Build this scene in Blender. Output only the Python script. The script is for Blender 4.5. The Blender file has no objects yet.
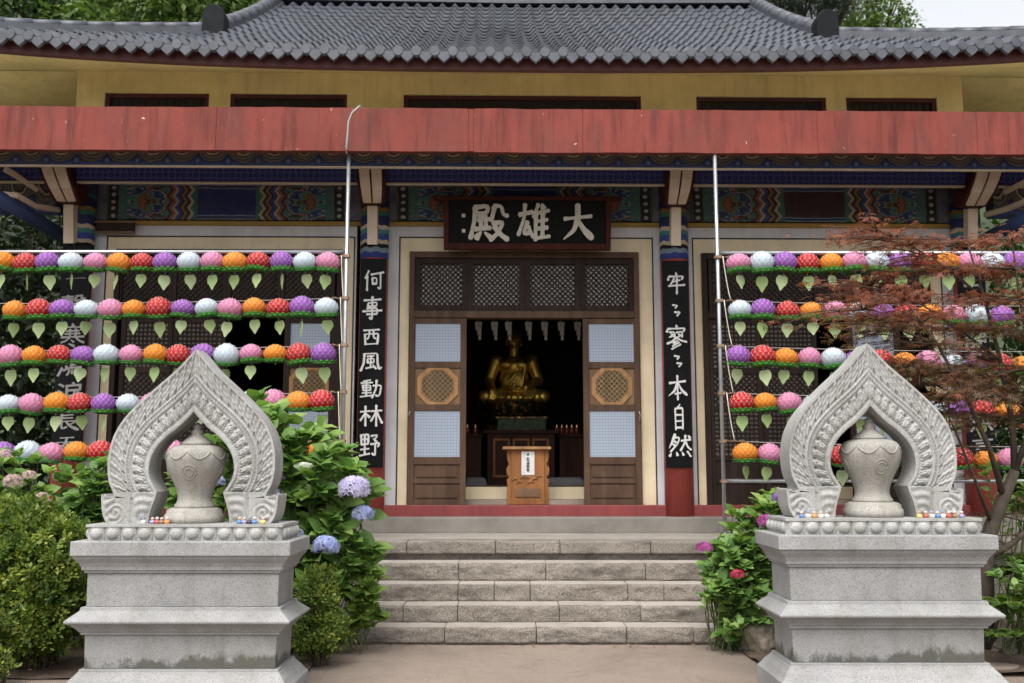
import bpy, bmesh, math, random
import numpy as np
from mathutils import Vector, Matrix, Euler, noise as mnoise
R = math.radians
random.seed(7); rng = np.random.default_rng(7)
SC = bpy.context.scene
COL = SC.collection

# ------------------------------------------------------------------ camera
F = 995.6; PITCH = R(7.5); CAMZ = 1.5
cam_d = bpy.data.cameras.new('camera'); cam = bpy.data.objects.new('camera', cam_d); COL.objects.link(cam)
cam_d.sensor_width = 36; cam_d.lens = 36*F/1024; cam_d.clip_end = 900; cam_d.clip_start = .1
cam.location = (0, 0, CAMZ); cam.rotation_euler = (R(90)+PITCH, 0, 0)
cam_d.dof.use_dof = True; cam_d.dof.focus_distance = 7.6; cam_d.dof.aperture_fstop = 3.2
SC.camera = cam
# ------------------------------------------------------------------ world, sun, exposure
SUN_EL, SUN_AZ = 60, 198           # azimuth clockwise from +Y (behind the hall); the sun stands behind the camera
w = bpy.data.worlds.new('World'); SC.world = w; w.use_nodes = True
nt = w.node_tree; bg = nt.nodes['Background']
sky = nt.nodes.new('ShaderNodeTexSky'); sky.sky_type = 'NISHITA'; sky.sun_disc = False
sky.sun_elevation = R(SUN_EL); sky.sun_rotation = R(SUN_AZ); sky.air_density = 1.0; sky.dust_density = 4.0; sky.ozone_density = 1.0
hs = nt.nodes.new('ShaderNodeHueSaturation'); hs.inputs['Saturation'].default_value = .16
nt.links.new(sky.outputs[0], hs.inputs['Color']); nt.links.new(hs.outputs[0], bg.inputs[0]); bg.inputs[1].default_value = .15
sd = bpy.data.lights.new('sun', 'SUN'); sd.energy = 1.05; sd.angle = R(50); sd.color = (1, .95, .88)
sun = bpy.data.objects.new('sun', sd); COL.objects.link(sun)
_d = Vector((math.sin(R(SUN_AZ))*math.cos(R(SUN_EL)), math.cos(R(SUN_AZ))*math.cos(R(SUN_EL)), math.sin(R(SUN_EL))))
sun.rotation_euler = _d.to_track_quat('Z', 'Y').to_euler(); sun.location = _d*40
SC.view_settings.view_transform = 'Standard'; SC.view_settings.look = 'None'
SC.view_settings.exposure = 1.08; SC.view_settings.gamma = 1
SC.render.engine = 'CYCLES'; SC.cycles.use_denoising = True
SC.cycles.max_bounces = 7; SC.cycles.transparent_max_bounces = 6; SC.cycles.caustics_reflective = False; SC.cycles.caustics_refractive = False

# ------------------------------------------------------------------ helpers
def P(px, py, Y):
    """point of the photo's pixel (px, py) on the real plane at depth Y metres"""
    u = (px-512)/F; v = (341.5-py)/F
    dy = math.cos(PITCH) - v*math.sin(PITCH); dz = math.sin(PITCH) + v*math.cos(PITCH)
    return Vector((u*Y/dy, Y, CAMZ + dz*Y/dy))
def PX(px, py, Y): return P(px, py, Y).x
def PZ(py, Y): return P(512, py, Y).z

WL = {}                                   # world origin of every root / part
def root(name, loc, label, cat, group=None, kind=None):
    o = bpy.data.objects.new(name, None); COL.objects.link(o); o.location = loc; o.empty_display_size = .1
    WL[o] = Vector(loc); tag(o, label, cat, group, kind); return o
def tag(o, label=None, cat=None, group=None, kind=None):
    if label: o['label'] = label
    if cat: o['category'] = cat
    if group: o['group'] = group
    if kind: o['kind'] = kind
    return o
def copy_tree(o, parent=None):
    c = o.copy(); COL.objects.link(c)
    if parent: c.parent = parent
    for ch in o.children: copy_tree(ch, c)
    return c

class MB:
    """collects shapes (in world coordinates) and links them as one mesh object"""
    def __init__(s): s.v = []; s.f = []; s.m = []; s.sm = []
    def add(s, vs, fs, m=0, smooth=False):
        b = len(s.v); s.v += [tuple(p) for p in vs]
        for f in fs: s.f.append(tuple(i+b for i in f)); s.m.append(m); s.sm.append(smooth)
        return s
    def box(s, x0, x1, y0, y1, z0, z1, m=0):
        if x0 > x1: x0, x1 = x1, x0
        if y0 > y1: y0, y1 = y1, y0
        if z0 > z1: z0, z1 = z1, z0
        return s.add([(x0,y0,z0),(x1,y0,z0),(x1,y1,z0),(x0,y1,z0),(x0,y0,z1),(x1,y0,z1),(x1,y1,z1),(x0,y1,z1)],
                     [(0,3,2,1),(4,5,6,7),(0,1,5,4),(1,2,6,5),(2,3,7,6),(3,0,4,7)], m)
    def bar(s, a, b, wd, th, m=0, up=Vector((0,-1,0))):
        """rectangular bar from a to b, wd across, th along `up`"""
        a = Vector(a); b = Vector(b); d = (b-a).normalized(); n = (up - d*up.dot(d)).normalized(); t = d.cross(n)
        vs = []
        for p in (a, b):
            for i, j in ((-1,-1),(1,-1),(1,1),(-1,1)): vs.append(p + t*(i*wd/2) + n*(j*th/2))
        return s.add(vs, [(3,2,1,0),(4,5,6,7),(0,1,5,4),(1,2,6,5),(2,3,7,6),(3,0,4,7)], m)
    def tube(s, pts, r, n=8, m=0, cap=True):
        pts = [Vector(p) for p in pts]; k = len(pts); rs = r if isinstance(r, (list, tuple)) else [r]*k
        vs = []; ref = None
        for i, p in enumerate(pts):
            d = (pts[min(i+1, k-1)]-pts[max(i-1, 0)])
            d = d.normalized() if d.length > 1e-9 else Vector((0,0,1))
            if ref is None: ref = Vector((1,0,0)) if abs(d.x) < .8 else Vector((0,1,0))
            a = (ref - d*ref.dot(d)).normalized(); ref = a; b = d.cross(a)
            for j in range(n):
                t = 2*math.pi*j/n; vs.append(p + (a*math.cos(t)+b*math.sin(t))*rs[i])
        fs = [(i*n+j, i*n+(j+1)%n, (i+1)*n+(j+1)%n, (i+1)*n+j) for i in range(k-1) for j in range(n)]
        if cap: fs += [tuple(range(n-1, -1, -1)), tuple((k-1)*n+j for j in range(n))]
        return s.add(vs, fs, m, True)
    def lathe(s, prof, c=(0,0,0), n=32, m=0, rx=1, ry=1):
        vs = []; c = Vector(c); k = len(prof)
        for r, z in prof:
            for j in range(n):
                t = 2*math.pi*j/n; vs.append((c.x+rx*r*math.cos(t), c.y+ry*r*math.sin(t), c.z+z))
        fs = [(i*n+j, i*n+(j+1)%n, (i+1)*n+(j+1)%n, (i+1)*n+j) for i in range(k-1) for j in range(n)]
        fs += [tuple(range(n-1, -1, -1)), tuple((k-1)*n+j for j in range(n))]
        return s.add(vs, fs, m, True)
    def prism(s, pts, y0, y1, m=0):
        """outline [(x,z)] counter-clockwise seen from the front, extruded from y0 (front) to y1"""
        k = len(pts); vs = [(x, y0, z) for x, z in pts] + [(x, y1, z) for x, z in pts]
        fs = [tuple(range(k)), tuple(range(2*k-1, k-1, -1))]
        fs += [(i, i+k, (i+1) % k + k, (i+1) % k) for i in range(k)]
        return s.add(vs, fs, m)
    def grid(s, fn, nu, nv, m=0, smooth=True, skip=None):
        vs = [fn(i/(nu), j/(nv)) for j in range(nv+1) for i in range(nu+1)]
        fs = []
        for j in range(nv):
            for i in range(nu):
                q = (j*(nu+1)+i, j*(nu+1)+i+1, (j+1)*(nu+1)+i+1, (j+1)*(nu+1)+i)
                if skip and skip((i+.5)/nu, (j+.5)/nv): continue
                fs.append(q)
        return s.add(vs, fs, m, smooth)
    def build(s, name, mats, parent=None, bevel=0, seg=2, autosmooth=None):
        me = bpy.data.meshes.new(name)
        o0 = WL.get(parent, Vector((0,0,0))) if parent else Vector((0,0,0))
        vs = [(a-o0.x, b-o0.y, c-o0.z) for a, b, c in s.v]
        me.from_pydata(vs, [], s.f); 
        for mt in (mats if isinstance(mats, (list, tuple)) else [mats]): me.materials.append(mt)
        me.polygons.foreach_set('material_index', s.m); me.polygons.foreach_set('use_smooth', s.sm)
        me.update()
        o = bpy.data.objects.new(name, me); COL.objects.link(o)
        if parent: o.parent = parent
        WL[o] = o0
        if bevel:
            bv = o.modifiers.new('bevel', 'BEVEL'); bv.width = bevel; bv.segments = seg; bv.limit_method = 'ANGLE'; bv.angle_limit = R(40); bv.harden_normals = False
        if autosmooth is not None:
            me.polygons.foreach_set('use_smooth', [True]*len(me.polygons)); me.set_sharp_from_angle(angle=R(autosmooth))
        return o

# ------------------------------------------------------------------ node helpers
class E:
    """socket expression"""
    def __init__(s, nt, x): s.nt = nt; s.x = x
    def _m(s, op, *o, clamp=False):
        n = s.nt.nodes.new('ShaderNodeMath'); n.operation = op; n.use_clamp = clamp
        for i, q in enumerate((s,)+o):
            q = q.x if isinstance(q, E) else q
            if isinstance(q, (int, float)): n.inputs[i].default_value = q
            else: s.nt.links.new(q, n.inputs[i])
        return E(s.nt, n.outputs[0])
    def __add__(s, o): return s._m('ADD', o)
    def __radd__(s, o): return s._m('ADD', o)
    def __sub__(s, o): return s._m('SUBTRACT', o)
    def __rsub__(s, o): return E(s.nt, o)._m('SUBTRACT', s)
    def __mul__(s, o): return s._m('MULTIPLY', o)
    def __rmul__(s, o): return s._m('MULTIPLY', o)
    def __truediv__(s, o): return s._m('DIVIDE', o)
    def fr(s): return s._m('FRACT')
    def abs(s): return s._m('ABSOLUTE')
    def sqrt(s): return s._m('SQRT')
    def sin(s): return s._m('SINE')
    def gt(s, o): return s._m('GREATER_THAN', o)
    def lt(s, o): return s._m('LESS_THAN', o)
    def min(s, o): return s._m('MINIMUM', o)
    def max(s, o): return s._m('MAXIMUM', o)
    def floor(s): return s._m('FLOOR')
    def clamp(s): return s._m('ADD', 0.0, clamp=True)

class Mat:
    def __init__(s, name, rough=.6, metal=0, spec=None):
        s.m = bpy.data.materials.new(name); s.m.use_nodes = True; s.nt = s.m.node_tree
        s.b = s.nt.nodes['Principled BSDF']; s.b.inputs['Roughness'].default_value = rough; s.b.inputs['Metallic'].default_value = metal
        if spec is not None: s.b.inputs['Specular IOR Level'].default_value = spec
        s.tc = s.nt.nodes.new('ShaderNodeTexCoord'); s.h = None
    def coord(s, kind='Object', scale=(1,1,1)):
        mp = s.nt.nodes.new('ShaderNodeMapping'); mp.inputs['Scale'].default_value = scale
        s.nt.links.new(s.tc.outputs[kind], mp.inputs[0]); return mp.outputs[0]
    def xyz(s, kind='Object'):
        n = s.nt.nodes.new('ShaderNodeSeparateXYZ'); s.nt.links.new(s.tc.outputs[kind], n.inputs[0])
        return [E(s.nt, o) for o in n.outputs]
    def noise(s, scale, detail=4, rough=.55, stretch=(1,1,1), dist=0, kind='Object'):
        n = s.nt.nodes.new('ShaderNodeTexNoise'); s.nt.links.new(s.coord(kind, stretch), n.inputs['Vector'])
        n.inputs['Scale'].default_value = scale; n.inputs['Detail'].default_value = detail; n.inputs['Roughness'].default_value = rough; n.inputs['Distortion'].default_value = dist
        return E(s.nt, n.outputs['Fac'])
    def voro(s, scale, feature='F1', out='Distance', stretch=(1,1,1), kind='Object'):
        n = s.nt.nodes.new('ShaderNodeTexVoronoi'); n.feature = feature; s.nt.links.new(s.coord(kind, stretch), n.inputs['Vector'])
        n.inputs['Scale'].default_value = scale; return E(s.nt, n.outputs[out])
    def attr(s, name):
        n = s.nt.nodes.new('ShaderNodeAttribute'); n.attribute_name = name; return E(s.nt, n.outputs['Fac'])
    def objrand(s):
        n = s.nt.nodes.new('ShaderNodeObjectInfo'); return E(s.nt, n.outputs['Random'])
    def rgb(s, c):
        n = s.nt.nodes.new('ShaderNodeRGB'); n.outputs[0].default_value = (*c, 1); return E(s.nt, n.outputs[0])
    def ramp(s, e, stops, const=False):
        n = s.nt.nodes.new('ShaderNodeValToRGB'); r = n.color_ramp; r.interpolation = 'CONSTANT' if const else 'LINEAR'
        while len(r.elements) < len(stops): r.elements.new(1)
        for el, (p, c) in zip(r.elements, stops):
            el.position = p; el.color = (c, c, c, 1) if isinstance(c, (int, float)) else (*c, 1)
        s.nt.links.new(e.x, n.inputs[0]); return E(s.nt, n.outputs[0])
    def mix(s, f, a, b, mode='MIX'):
        n = s.nt.nodes.new('ShaderNodeMix'); n.data_type = 'RGBA'; n.blend_type = mode
        for q, i in ((f, 0), (a, 6), (b, 7)):
            q = q.x if isinstance(q, E) else q
            if isinstance(q, (int, float)): n.inputs[i].default_value = q if i == 0 else (q, q, q, 1)
            elif isinstance(q, tuple): n.inputs[i].default_value = (*q, 1)
            else: s.nt.links.new(q, n.inputs[i])
        return E(s.nt, n.outputs[2])
    def color(s, e):
        if isinstance(e, tuple): s.b.inputs['Base Color'].default_value = (*e, 1)
        else: s.nt.links.new(e.x, s.b.inputs['Base Color'])
        return s
    def rough(s, e): s.nt.links.new(e.x, s.b.inputs['Roughness']); return s
    def bump(s, e, strength=.3, dist=.01):
        n = s.nt.nodes.new('ShaderNodeBump'); n.inputs['Strength'].default_value = strength; n.inputs['Distance'].default_value = dist
        s.nt.links.new(e.x, n.inputs['Height'])
        if s.h is not None: s.nt.links.new(s.h, n.inputs['Normal'])
        s.h = n.outputs[0]; s.nt.links.new(s.h, s.b.inputs['Normal']); return s
    def translucent(s, f, col):
        t = s.nt.nodes.new('ShaderNodeBsdfTranslucent'); mx = s.nt.nodes.new('ShaderNodeMixShader'); mx.inputs[0].default_value = f
        if isinstance(col, tuple): t.inputs[0].default_value = (*col, 1)
        else: s.nt.links.new(col.x, t.inputs[0])
        s.nt.links.new(s.b.outputs[0], mx.inputs[1]); s.nt.links.new(t.outputs[0], mx.inputs[2])
        s.nt.links.new(mx.outputs[0], s.nt.nodes['Material Output'].inputs[0]); return s

def simple(name, col, rough=.6, var=.25, scale=6, metal=0, bump=0, stretch=(1,1,1), spec=None):
    m = Mat(name, rough, metal, spec); n = m.noise(scale, 5, .6, stretch)
    lo = tuple(c*(1-var) for c in col); hi = tuple(min(1, c*(1+var)) for c in col)
    m.color(m.ramp(n, [(.3, lo), (.7, hi)]))
    if bump: m.bump(m.noise(scale*6, 4, .6, stretch), bump, .01)
    return m.m

def granite(name, base, moss=.0, stain=.35, speck=.35, mold=0):
    m = Mat(name, .75, 0, .3)
    b = tuple(base); big = m.noise(2.2, 6, .62)
    c = m.ramp(big, [(.25, tuple(x*.72 for x in b)), (.5, b), (.75, tuple(min(1, x*1.15) for x in b))])
    sp = m.noise(120, 2, .8); c = m.mix(m.ramp(sp, [(.41, speck*1.5), (.48, 0)]), c, tuple(x*.3 for x in b))
    sp2 = m.noise(170, 2, .8); c = m.mix(m.ramp(sp2, [(.56, 0), (.64, speck)]), c, tuple(min(1, x*1.5) for x in b))
    st = m.noise(5, 6, .7, (1, 1, .25), .3); c = m.mix(m.ramp(st, [(.55, 0), (.74, stain)]), c, (.095, .085, .068))
    if mold:
        gz = m.xyz('Generated')[2]; mn = m.noise(6, 6, .75, (1, 1, .55)); mk = m.noise(2.2, 3, .6)
        c = m.mix(m.ramp(mn*.55+mk*.45-gz*.34, [(.38, 0), (.46, mold)]), c, (.03, .03, .024))
    if moss:
        ms = m.noise(3.2, 6, .7, (1, 1, .5)); c = m.mix(m.ramp(ms, [(.45, 0), (.68, moss)]), c, (.12, .115, .06))
    m.color(c); m.bump(sp, .25, .004); m.bump(m.noise(28, 5, .7), .25, .006); return m.m

MT = {}
MT['granite'] = granite('pedestal_granite', (.29, .288, .287), .22, .35)
MT['granite_mold'] = granite('pedestal_granite_mould', (.29, .288, .285), .26, .4, mold=.75)
MT['granite_arch'] = granite('arch_granite', (.365, .363, .352), .34, .4)
MT['granite_urn'] = granite('urn_granite', (.335, .318, .29), .3, .6)
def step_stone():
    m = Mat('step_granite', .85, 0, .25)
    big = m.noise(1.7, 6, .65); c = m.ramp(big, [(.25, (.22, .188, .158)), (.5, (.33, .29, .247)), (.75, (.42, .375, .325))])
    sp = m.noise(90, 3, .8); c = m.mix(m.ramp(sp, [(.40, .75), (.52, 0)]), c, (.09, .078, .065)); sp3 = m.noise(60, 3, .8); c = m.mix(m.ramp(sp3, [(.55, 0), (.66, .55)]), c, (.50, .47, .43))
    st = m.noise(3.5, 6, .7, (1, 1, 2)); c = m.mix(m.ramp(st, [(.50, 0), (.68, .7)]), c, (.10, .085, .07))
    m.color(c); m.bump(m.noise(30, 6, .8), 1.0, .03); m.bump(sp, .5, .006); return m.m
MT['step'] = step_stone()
MT['tread'] = granite('top_lit_tread_granite', (.35, .315, .278), .15, .35, .3)  # lighter than the risers: light from above put into the tread colour
def concrete(name, col, sc=1.2):
    m = Mat(name, .88, 0, .25); a = m.noise(sc, 7, .68); c = m.ramp(a, [(.28, tuple(x*.72 for x in col)), (.5, col), (.72, tuple(x*1.14 for x in col))])
    g = m.noise(150, 2, .8); c = m.mix(m.ramp(g, [(.38, .35), (.5, 0)]), c, tuple(x*.4 for x in col))
    st = m.noise(.5, 6, .7, dist=.6); c = m.mix(m.ramp(st, [(.50, 0), (.7, .35)]), c, tuple(x*.6 for x in col))
    m.color(c); m.bump(g, .3, .004); m.bump(m.noise(22, 5, .7), .12, .01); return m.m
MT['court'] = concrete('courtyard_concrete', (.345, .28, .225))
def court_mat():
    m = Mat('courtyard_concrete', .9, 0, .2); col = (.225, .182, .15); a = m.noise(.9, 8, .72, dist=.4); c = m.ramp(a, [(.28, tuple(x*.66 for x in col)), (.5, col), (.72, tuple(x*1.16 for x in col))])
    g = m.noise(70, 4, .85); c = m.mix(m.ramp(g, [(.36, .7), (.5, 0)]), c, (.12, .09, .07)); g2 = m.noise(95, 3, .85); c = m.mix(m.ramp(g2, [(.55, 0), (.68, .5)]), c, (.40, .34, .285))
    st = m.noise(2.4, 7, .75, dist=.8); c = m.mix(m.ramp(st, [(.52, 0), (.68, .4)]), c, (.17, .125, .095))
    d = m.noise(.8, 6, .62, dist=.5); c = m.mix(m.ramp((d-.5).abs(), [(.0015, .55), (.0045, 0)]), c, (.12, .09, .07))
    m.color(c); m.bump(g, .5, .006); m.bump(m.noise(16, 6, .75), .25, .012); return m.m
MT['court'] = court_mat()
MT['terrace'] = concrete('terrace_stone', (.31, .285, .255), 2.0)
MT['kerb'] = concrete('kerb_concrete', (.235, .215, .19), 2.0)
MT['soil'] = simple('garden_soil', (.07, .045, .03), .95, .5, 9, bump=.8)
MT['hill'] = simple('hill_green', (.035, .05, .022), .95, .5, .4)

def paint(name, col, grime=.35, streak=True, chips=0, rough=.55):
    m = Mat(name, rough, 0, .35)
    a = m.noise(1.5, 6, .65); c = m.ramp(a, [(.28, tuple(x*.80 for x in col)), (.72, tuple(min(1, x*1.12) for x in col))])
    if streak:
        st = m.noise(9, 6, .7, (1, 1, .09)); c = m.mix(m.ramp(st, [(.47, 0), (.68, grime)]), c, tuple(x*.38 for x in col))
    d = m.noise(4, 6, .75); c = m.mix(m.ramp(d, [(.55, 0), (.75, grime*.8)]), c, tuple(x*.5+.01 for x in col))
    if chips:
        ch = m.noise(13, 4, .65); c = m.mix(m.ramp(m.noise(2.6, 5, .7, (1, 1, .4)), [(.45, 0), (.72, .55)]), c, (.10, .045, .04)); c = m.mix(m.ramp(ch, [(.715, 0), (.725, chips)]), c, (.55, .5, .44))
    m.color(c); m.bump(m.noise(40, 4, .6), .08, .005); return m.m
MT['fascia'] = paint('weathered_red_paint', (.215, .046, .034), .8, True, .9, .85)
MT['redpillar'] = paint('pillar_red_paint', (.37, .068, .055), .3)
MT['sill'] = paint('sill_red_paint', (.22, .043, .042), .35)
MT['white'] = paint('pale_grey_paint', (.60, .595, .62), .18)
MT['cream'] = paint('cream_paint', (.76, .635, .43), .15)
MT['black'] = simple('black_line_paint', (.02, .02, .018), .6, .2)
MT['yellow'] = paint('yellow_plaster', (.60, .465, .21), .32)
MT['eavered'] = paint('eave_dark_red', (.06, .014, .012), .3)
MT['gold_line'] = paint('ochre_moulding', (.34, .21, .045), .2)
MT['creamline'] = paint('cream_moulding', (.58, .48, .37), .2)
MT['bracket'] = paint('bracket_cream', (.74, .60, .47), .15)
MT['blackpaint'] = simple('signboard_black', (.006, .0065, .007), .55, .4, 8, spec=.1)
MT['letter'] = simple('letter_white', (.62, .58, .52), .6, .15, 12)
MT['letter2'] = simple('plaque_letter_white', (.64, .63, .61), .6, .1, 12)
MT['letter_grey'] = simple('shaded_plaque_letter', (.27, .26, .25), .7, .2, 12)  # same white letters, with the outer plaques' shade painted in as grey
MT['signframe'] = simple('sign_frame_red', (.050, .011, .009), .6, .35, 9, spec=.15)
def wood(name, col, rough=.6):
    m = Mat(name, rough, 0, .13); g = m.noise(9, 6, .7, (1, 1, .08)); g2 = m.noise(3, 5, .6)
    c = m.ramp(g, [(.3, tuple(x*.6 for x in col)), (.7, tuple(x*1.35 for x in col))]); c = m.mix(m.ramp(g2, [(.45, 0), (.7, .45)]), c, tuple(x*.5 for x in col))
    m.color(c); m.bump(g, .2, .004); return m.m
MT['door'] = wood('door_brown_wood', (.098, .058, .038))
MT['darkwood'] = wood('dark_lattice_wood', (.030, .019, .015))
MT['panelwood'] = wood('faded_tan_panel', (.19, .115, .065))
MT['octwood'] = wood('octagon_orange_wood', (.35, .195, .09))
MT['boxwood'] = wood('offering_box_wood', (.28, .12, .045))
MT['altarwood'] = wood('altar_wood', (.045, .018, .011))
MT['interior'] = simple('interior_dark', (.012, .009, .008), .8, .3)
MT['intfloor'] = wood('interior_floor', (.10, .065, .04), .4)
def paper():
    m = Mat('lattice_paper', .8, 0, .2); x, y, z = m.xyz()
    gx = ((x*(1/.036)).fr()-.5).abs().gt(.40); gz = ((z*(1/.036)).fr()-.5).abs().gt(.40)  # wooden lattice behind and its shadow through the paper, painted as darker lines
    m.color(m.mix(gx.max(gz), (.36, .41, .49), (.26, .30, .37))); return m.m
MT['paper'] = paper()
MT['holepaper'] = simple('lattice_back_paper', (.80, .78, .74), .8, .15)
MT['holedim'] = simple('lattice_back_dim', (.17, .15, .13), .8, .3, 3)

def roof_mat():
    m = Mat('roof_tile_grey', .42, 0, .5); n = m.noise(2.3, 6, .7); c = m.ramp(n, [(.3, (.045, .050, .064)), (.7, (.092, .099, .121))])
    v = m.voro(4.5, 'F1', 'Color', (1, .6, .0)); g_ = m.nt.nodes.new('ShaderNodeRGBToBW'); m.nt.links.new(v.x, g_.inputs[0]); c = m.mix(.35, c, m.ramp(E(m.nt, g_.outputs[0]), [(.2, .6), (.8, 1.0)]), 'MULTIPLY')
    d = m.noise(.8, 6, .7); c = m.mix(m.ramp(d, [(.5, 0), (.75, .6)]), c, (.05, .052, .055))
    m.color(c); m.rough(m.ramp(m.noise(5, 4, .6), [(.3, .28), (.7, .52)])); m.bump(m.noise(30, 4, .6), .15, .006); return m.m
MT['tile'] = roof_mat()
MT['ridge'] = simple('ridge_tile_grey', (.062, .067, .082), .5, .35, 5, bump=.2)
MT['finial'] = simple('finial_black', (.008, .009, .011), .6, .4, 6, spec=.12)
MT['metal'] = simple('galvanised_pole', (.42, .43, .44), .38, .15, 8, metal=.7)
MT['wire'] = simple('rack_wire', (.30, .29, .27), .5, .2)
MT['string'] = simple('tag_string', (.55, .52, .45), .8, .1)
MT['rust'] = simple('rusty_clamp', (.22, .15, .10), .6, .5, 40, metal=.4)
MT['bluebeam'] = paint('blue_beam_paint', (.03, .05, .13), .3, False)

# painted friezes -------------------------------------------------
NAVY = (.024, .030, .105); BLUE = (.040, .070, .27); TEAL = (.05, .21, .21); GREEN = (.05, .17, .11); CREAMC = (.52, .43, .31)
ORANGE = (.33, .11, .05); DARK = (.010, .009, .012); MAROON = (.055, .010, .012); PALE = (.20, .27, .33); OCHRE = (.30, .18, .045)
def scroll_band():
    m = Mat('scroll_frieze_paint', .6, 0, .3); x, y, z = m.xyz('Object'); g = m.xyz('Generated')[2]
    u = (x*(1/.33)).fr()-.5; wob = m.noise(14, 2, .5)*.14
    fade = m.ramp(m.noise(2.5, 5, .7), [(.35, .1), (.7, .5)]); r = ((u*u*1.0)+((g-1.05)*(g-1.05))*.36).sqrt()+wob-.07+(m.noise(2.2, 2, .5)-.5)*.10
    c1 = m.ramp(r, [(0, (.20, .15, .10)), (.10, (.14, .11, .10)), (.19, DARK), (.235, CREAMC), (.30, (.10, .075, .06)), (.36, (.21, .16, .11)), (.43, (.05, .05, .09)), (.47, (.17, .14, .11)), (.54, NAVY), (.60, BLUE)], True)
    r2 = (((u.abs()-.5)*(u.abs()-.5))+((g-.25)*(g-.25))*.25).sqrt()+wob*.5
    c2 = m.ramp(r2, [(0, PALE), (.08, BLUE), (.16, DARK), (.19, NAVY)], True)
    m.color(m.mix(fade, m.mix(r2.lt(.19), c1, c2), (.09, .085, .085))); return m.m
def hex_band():
    m = Mat('blue_hexagon_frieze_paint', .6, 0, .3); x, y, z = m.xyz('Object'); g = m.xyz('Generated')[2]
    u = (x*(1/.14)).fr()-.5; zz = (g*1.2).fr()-.5; r = (u*u+zz*zz).sqrt()+m.noise(30, 2, .5)*.06
    u2 = (x*(1/.14)+.5).fr()-.5; zz2 = (g*1.2+.5).fr()-.5; r2 = (u2*u2+zz2*zz2).sqrt()+m.noise(30, 2, .5)*.06
    m.color(m.ramp(r.min(r2), [(0, BLUE), (.10, NAVY), (.2, (.03, .045, .26)), (.30, (.11, .10, .20)), (.37, NAVY), (.44, (.02, .03, .16))], True)); return m.m
def panel_paint(name, mid):
    m = Mat(name, .6, 0, .3); gx, gy, gz = m.xyz('Generated'); w1 = m.noise(5, 3, .6)-.5; w2 = m.noise(6.3, 3, .6)-.5; a = (gx+w1*.018-.5).abs()*2; b = (gz+w2*.10-.5).abs()*2
    nz = m.noise(9, 3, .6); nz2 = m.noise(22, 2, .5)
    mirror = m.nt.nodes.new('ShaderNodeCombineXYZ'); m.nt.links.new(a.x, mirror.inputs[0]); m.nt.links.new(b.x, mirror.inputs[1])
    def vn(sc, det=1.5):
        n = m.nt.nodes.new('ShaderNodeTexNoise'); mp = m.nt.nodes.new('ShaderNodeMapping'); mp.inputs['Scale'].default_value = (3.2, 1, 1)
        m.nt.links.new(mirror.outputs[0], mp.inputs[0]); m.nt.links.new(mp.outputs[0], n.inputs['Vector']); n.inputs['Scale'].default_value = sc; n.inputs['Detail'].default_value = det
        return E(m.nt, n.outputs['Fac'])
    cm = m.mix(b.gt(.74), mid, m.ramp(b, [(0, PALE), (.80, NAVY), (.93, PALE)], True)); cm = m.mix(a.gt(.245), cm, GREEN)
    tri = ((b*1.5).fr()-.5).abs()*2
    q = (a-.27)*(1/.25)+tri*.15
    cz = m.ramp(q, [(0, GREEN), (.14, CREAMC), (.24, MAROON), (.36, OCHRE), (.46, DARK), (.52, BLUE), (.66, CREAMC), (.74, ORANGE), (.86, MAROON), (.95, TEAL)], True)
    f = vn(3.4); lobes = (((a-.70)*3.1)*((a-.70)*3.1)+b*b*.55).sqrt()+(f-.5)*.9
    cf = m.ramp(lobes, [(0, ORANGE), (.13, DARK), (.18, OCHRE), (.24, GREEN), (.31, TEAL), (.37, (.25, .33, .25)), (.41, NAVY), (.50, BLUE), (.57, TEAL), (.62, CREAMC), (.655, ORANGE), (.72, DARK), (.77, GREEN), (.83, (.22, .30, .24)), (.87, NAVY)], True)
    f2 = vn(8); fr = (f2*5).fr()
    cs = m.ramp(fr, [(0, TEAL), (.3, NAVY), (.55, GREEN), (.8, (.2, .28, .2)), (.9, TEAL)], True)
    d1 = (b*2.5+.5).fr()-.5; d2 = (a-.945)*14; dots = (d1*d1+d2*d2).sqrt()
    cd = m.ramp(dots, [(0, (.5, .48, .45)), (.26, DARK)], True)
    c = m.mix(a.gt(.27), cm, cz); c = m.mix(a.gt(.50), c, cf); c = m.mix(a.gt(.83), c, GREEN); c = m.mix(a.gt(.838), c, cs); c = m.mix(a.gt(.893), c, (.12, .16, .06)); c = m.mix(a.gt(.902), c, cd); c = m.mix(a.gt(.985), c, (.10, .13, .05)); c = m.mix(m.ramp(m.noise(7, 5, .7), [(.35, .12), (.7, .5)]), c, (.075, .08, .085))
    m.color(c); return m.m
def head_paint():
    m = Mat('pillar_head_paint', .6, 0, .3); gx, gy, gz = m.xyz('Generated'); x, y, z = m.xyz('Object'); t = ((x*8).fr()-.5).abs()*.04+gz
    n = m.noise(16, 2, .5)*.03
    m.color(m.ramp(t+n, [(0, BLUE), (.10, PALE), (.16, DARK), (.21, CREAMC), (.26, BLUE), (.34, TEAL), (.40, CREAMC), (.45, NAVY), (.58, GREEN), (.64, OCHRE), (.69, NAVY), (.8, TEAL), (.86, (.10, .09, .16))], True)); return m.m
MT['scroll'] = scroll_band(); MT['hex'] = hex_band(); MT['panel_blue'] = panel_paint('dancheong_panel_blue', (.012, .022, .15)); MT['panel_red'] = panel_paint('dancheong_panel_red', (.045, .010, .014)); MT['head'] = head_paint()
def violet_grey():
    return simple('violet_grey_paint', (.15, .145, .20), .6, .4, 5)
MT['violet'] = violet_grey()

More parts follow.
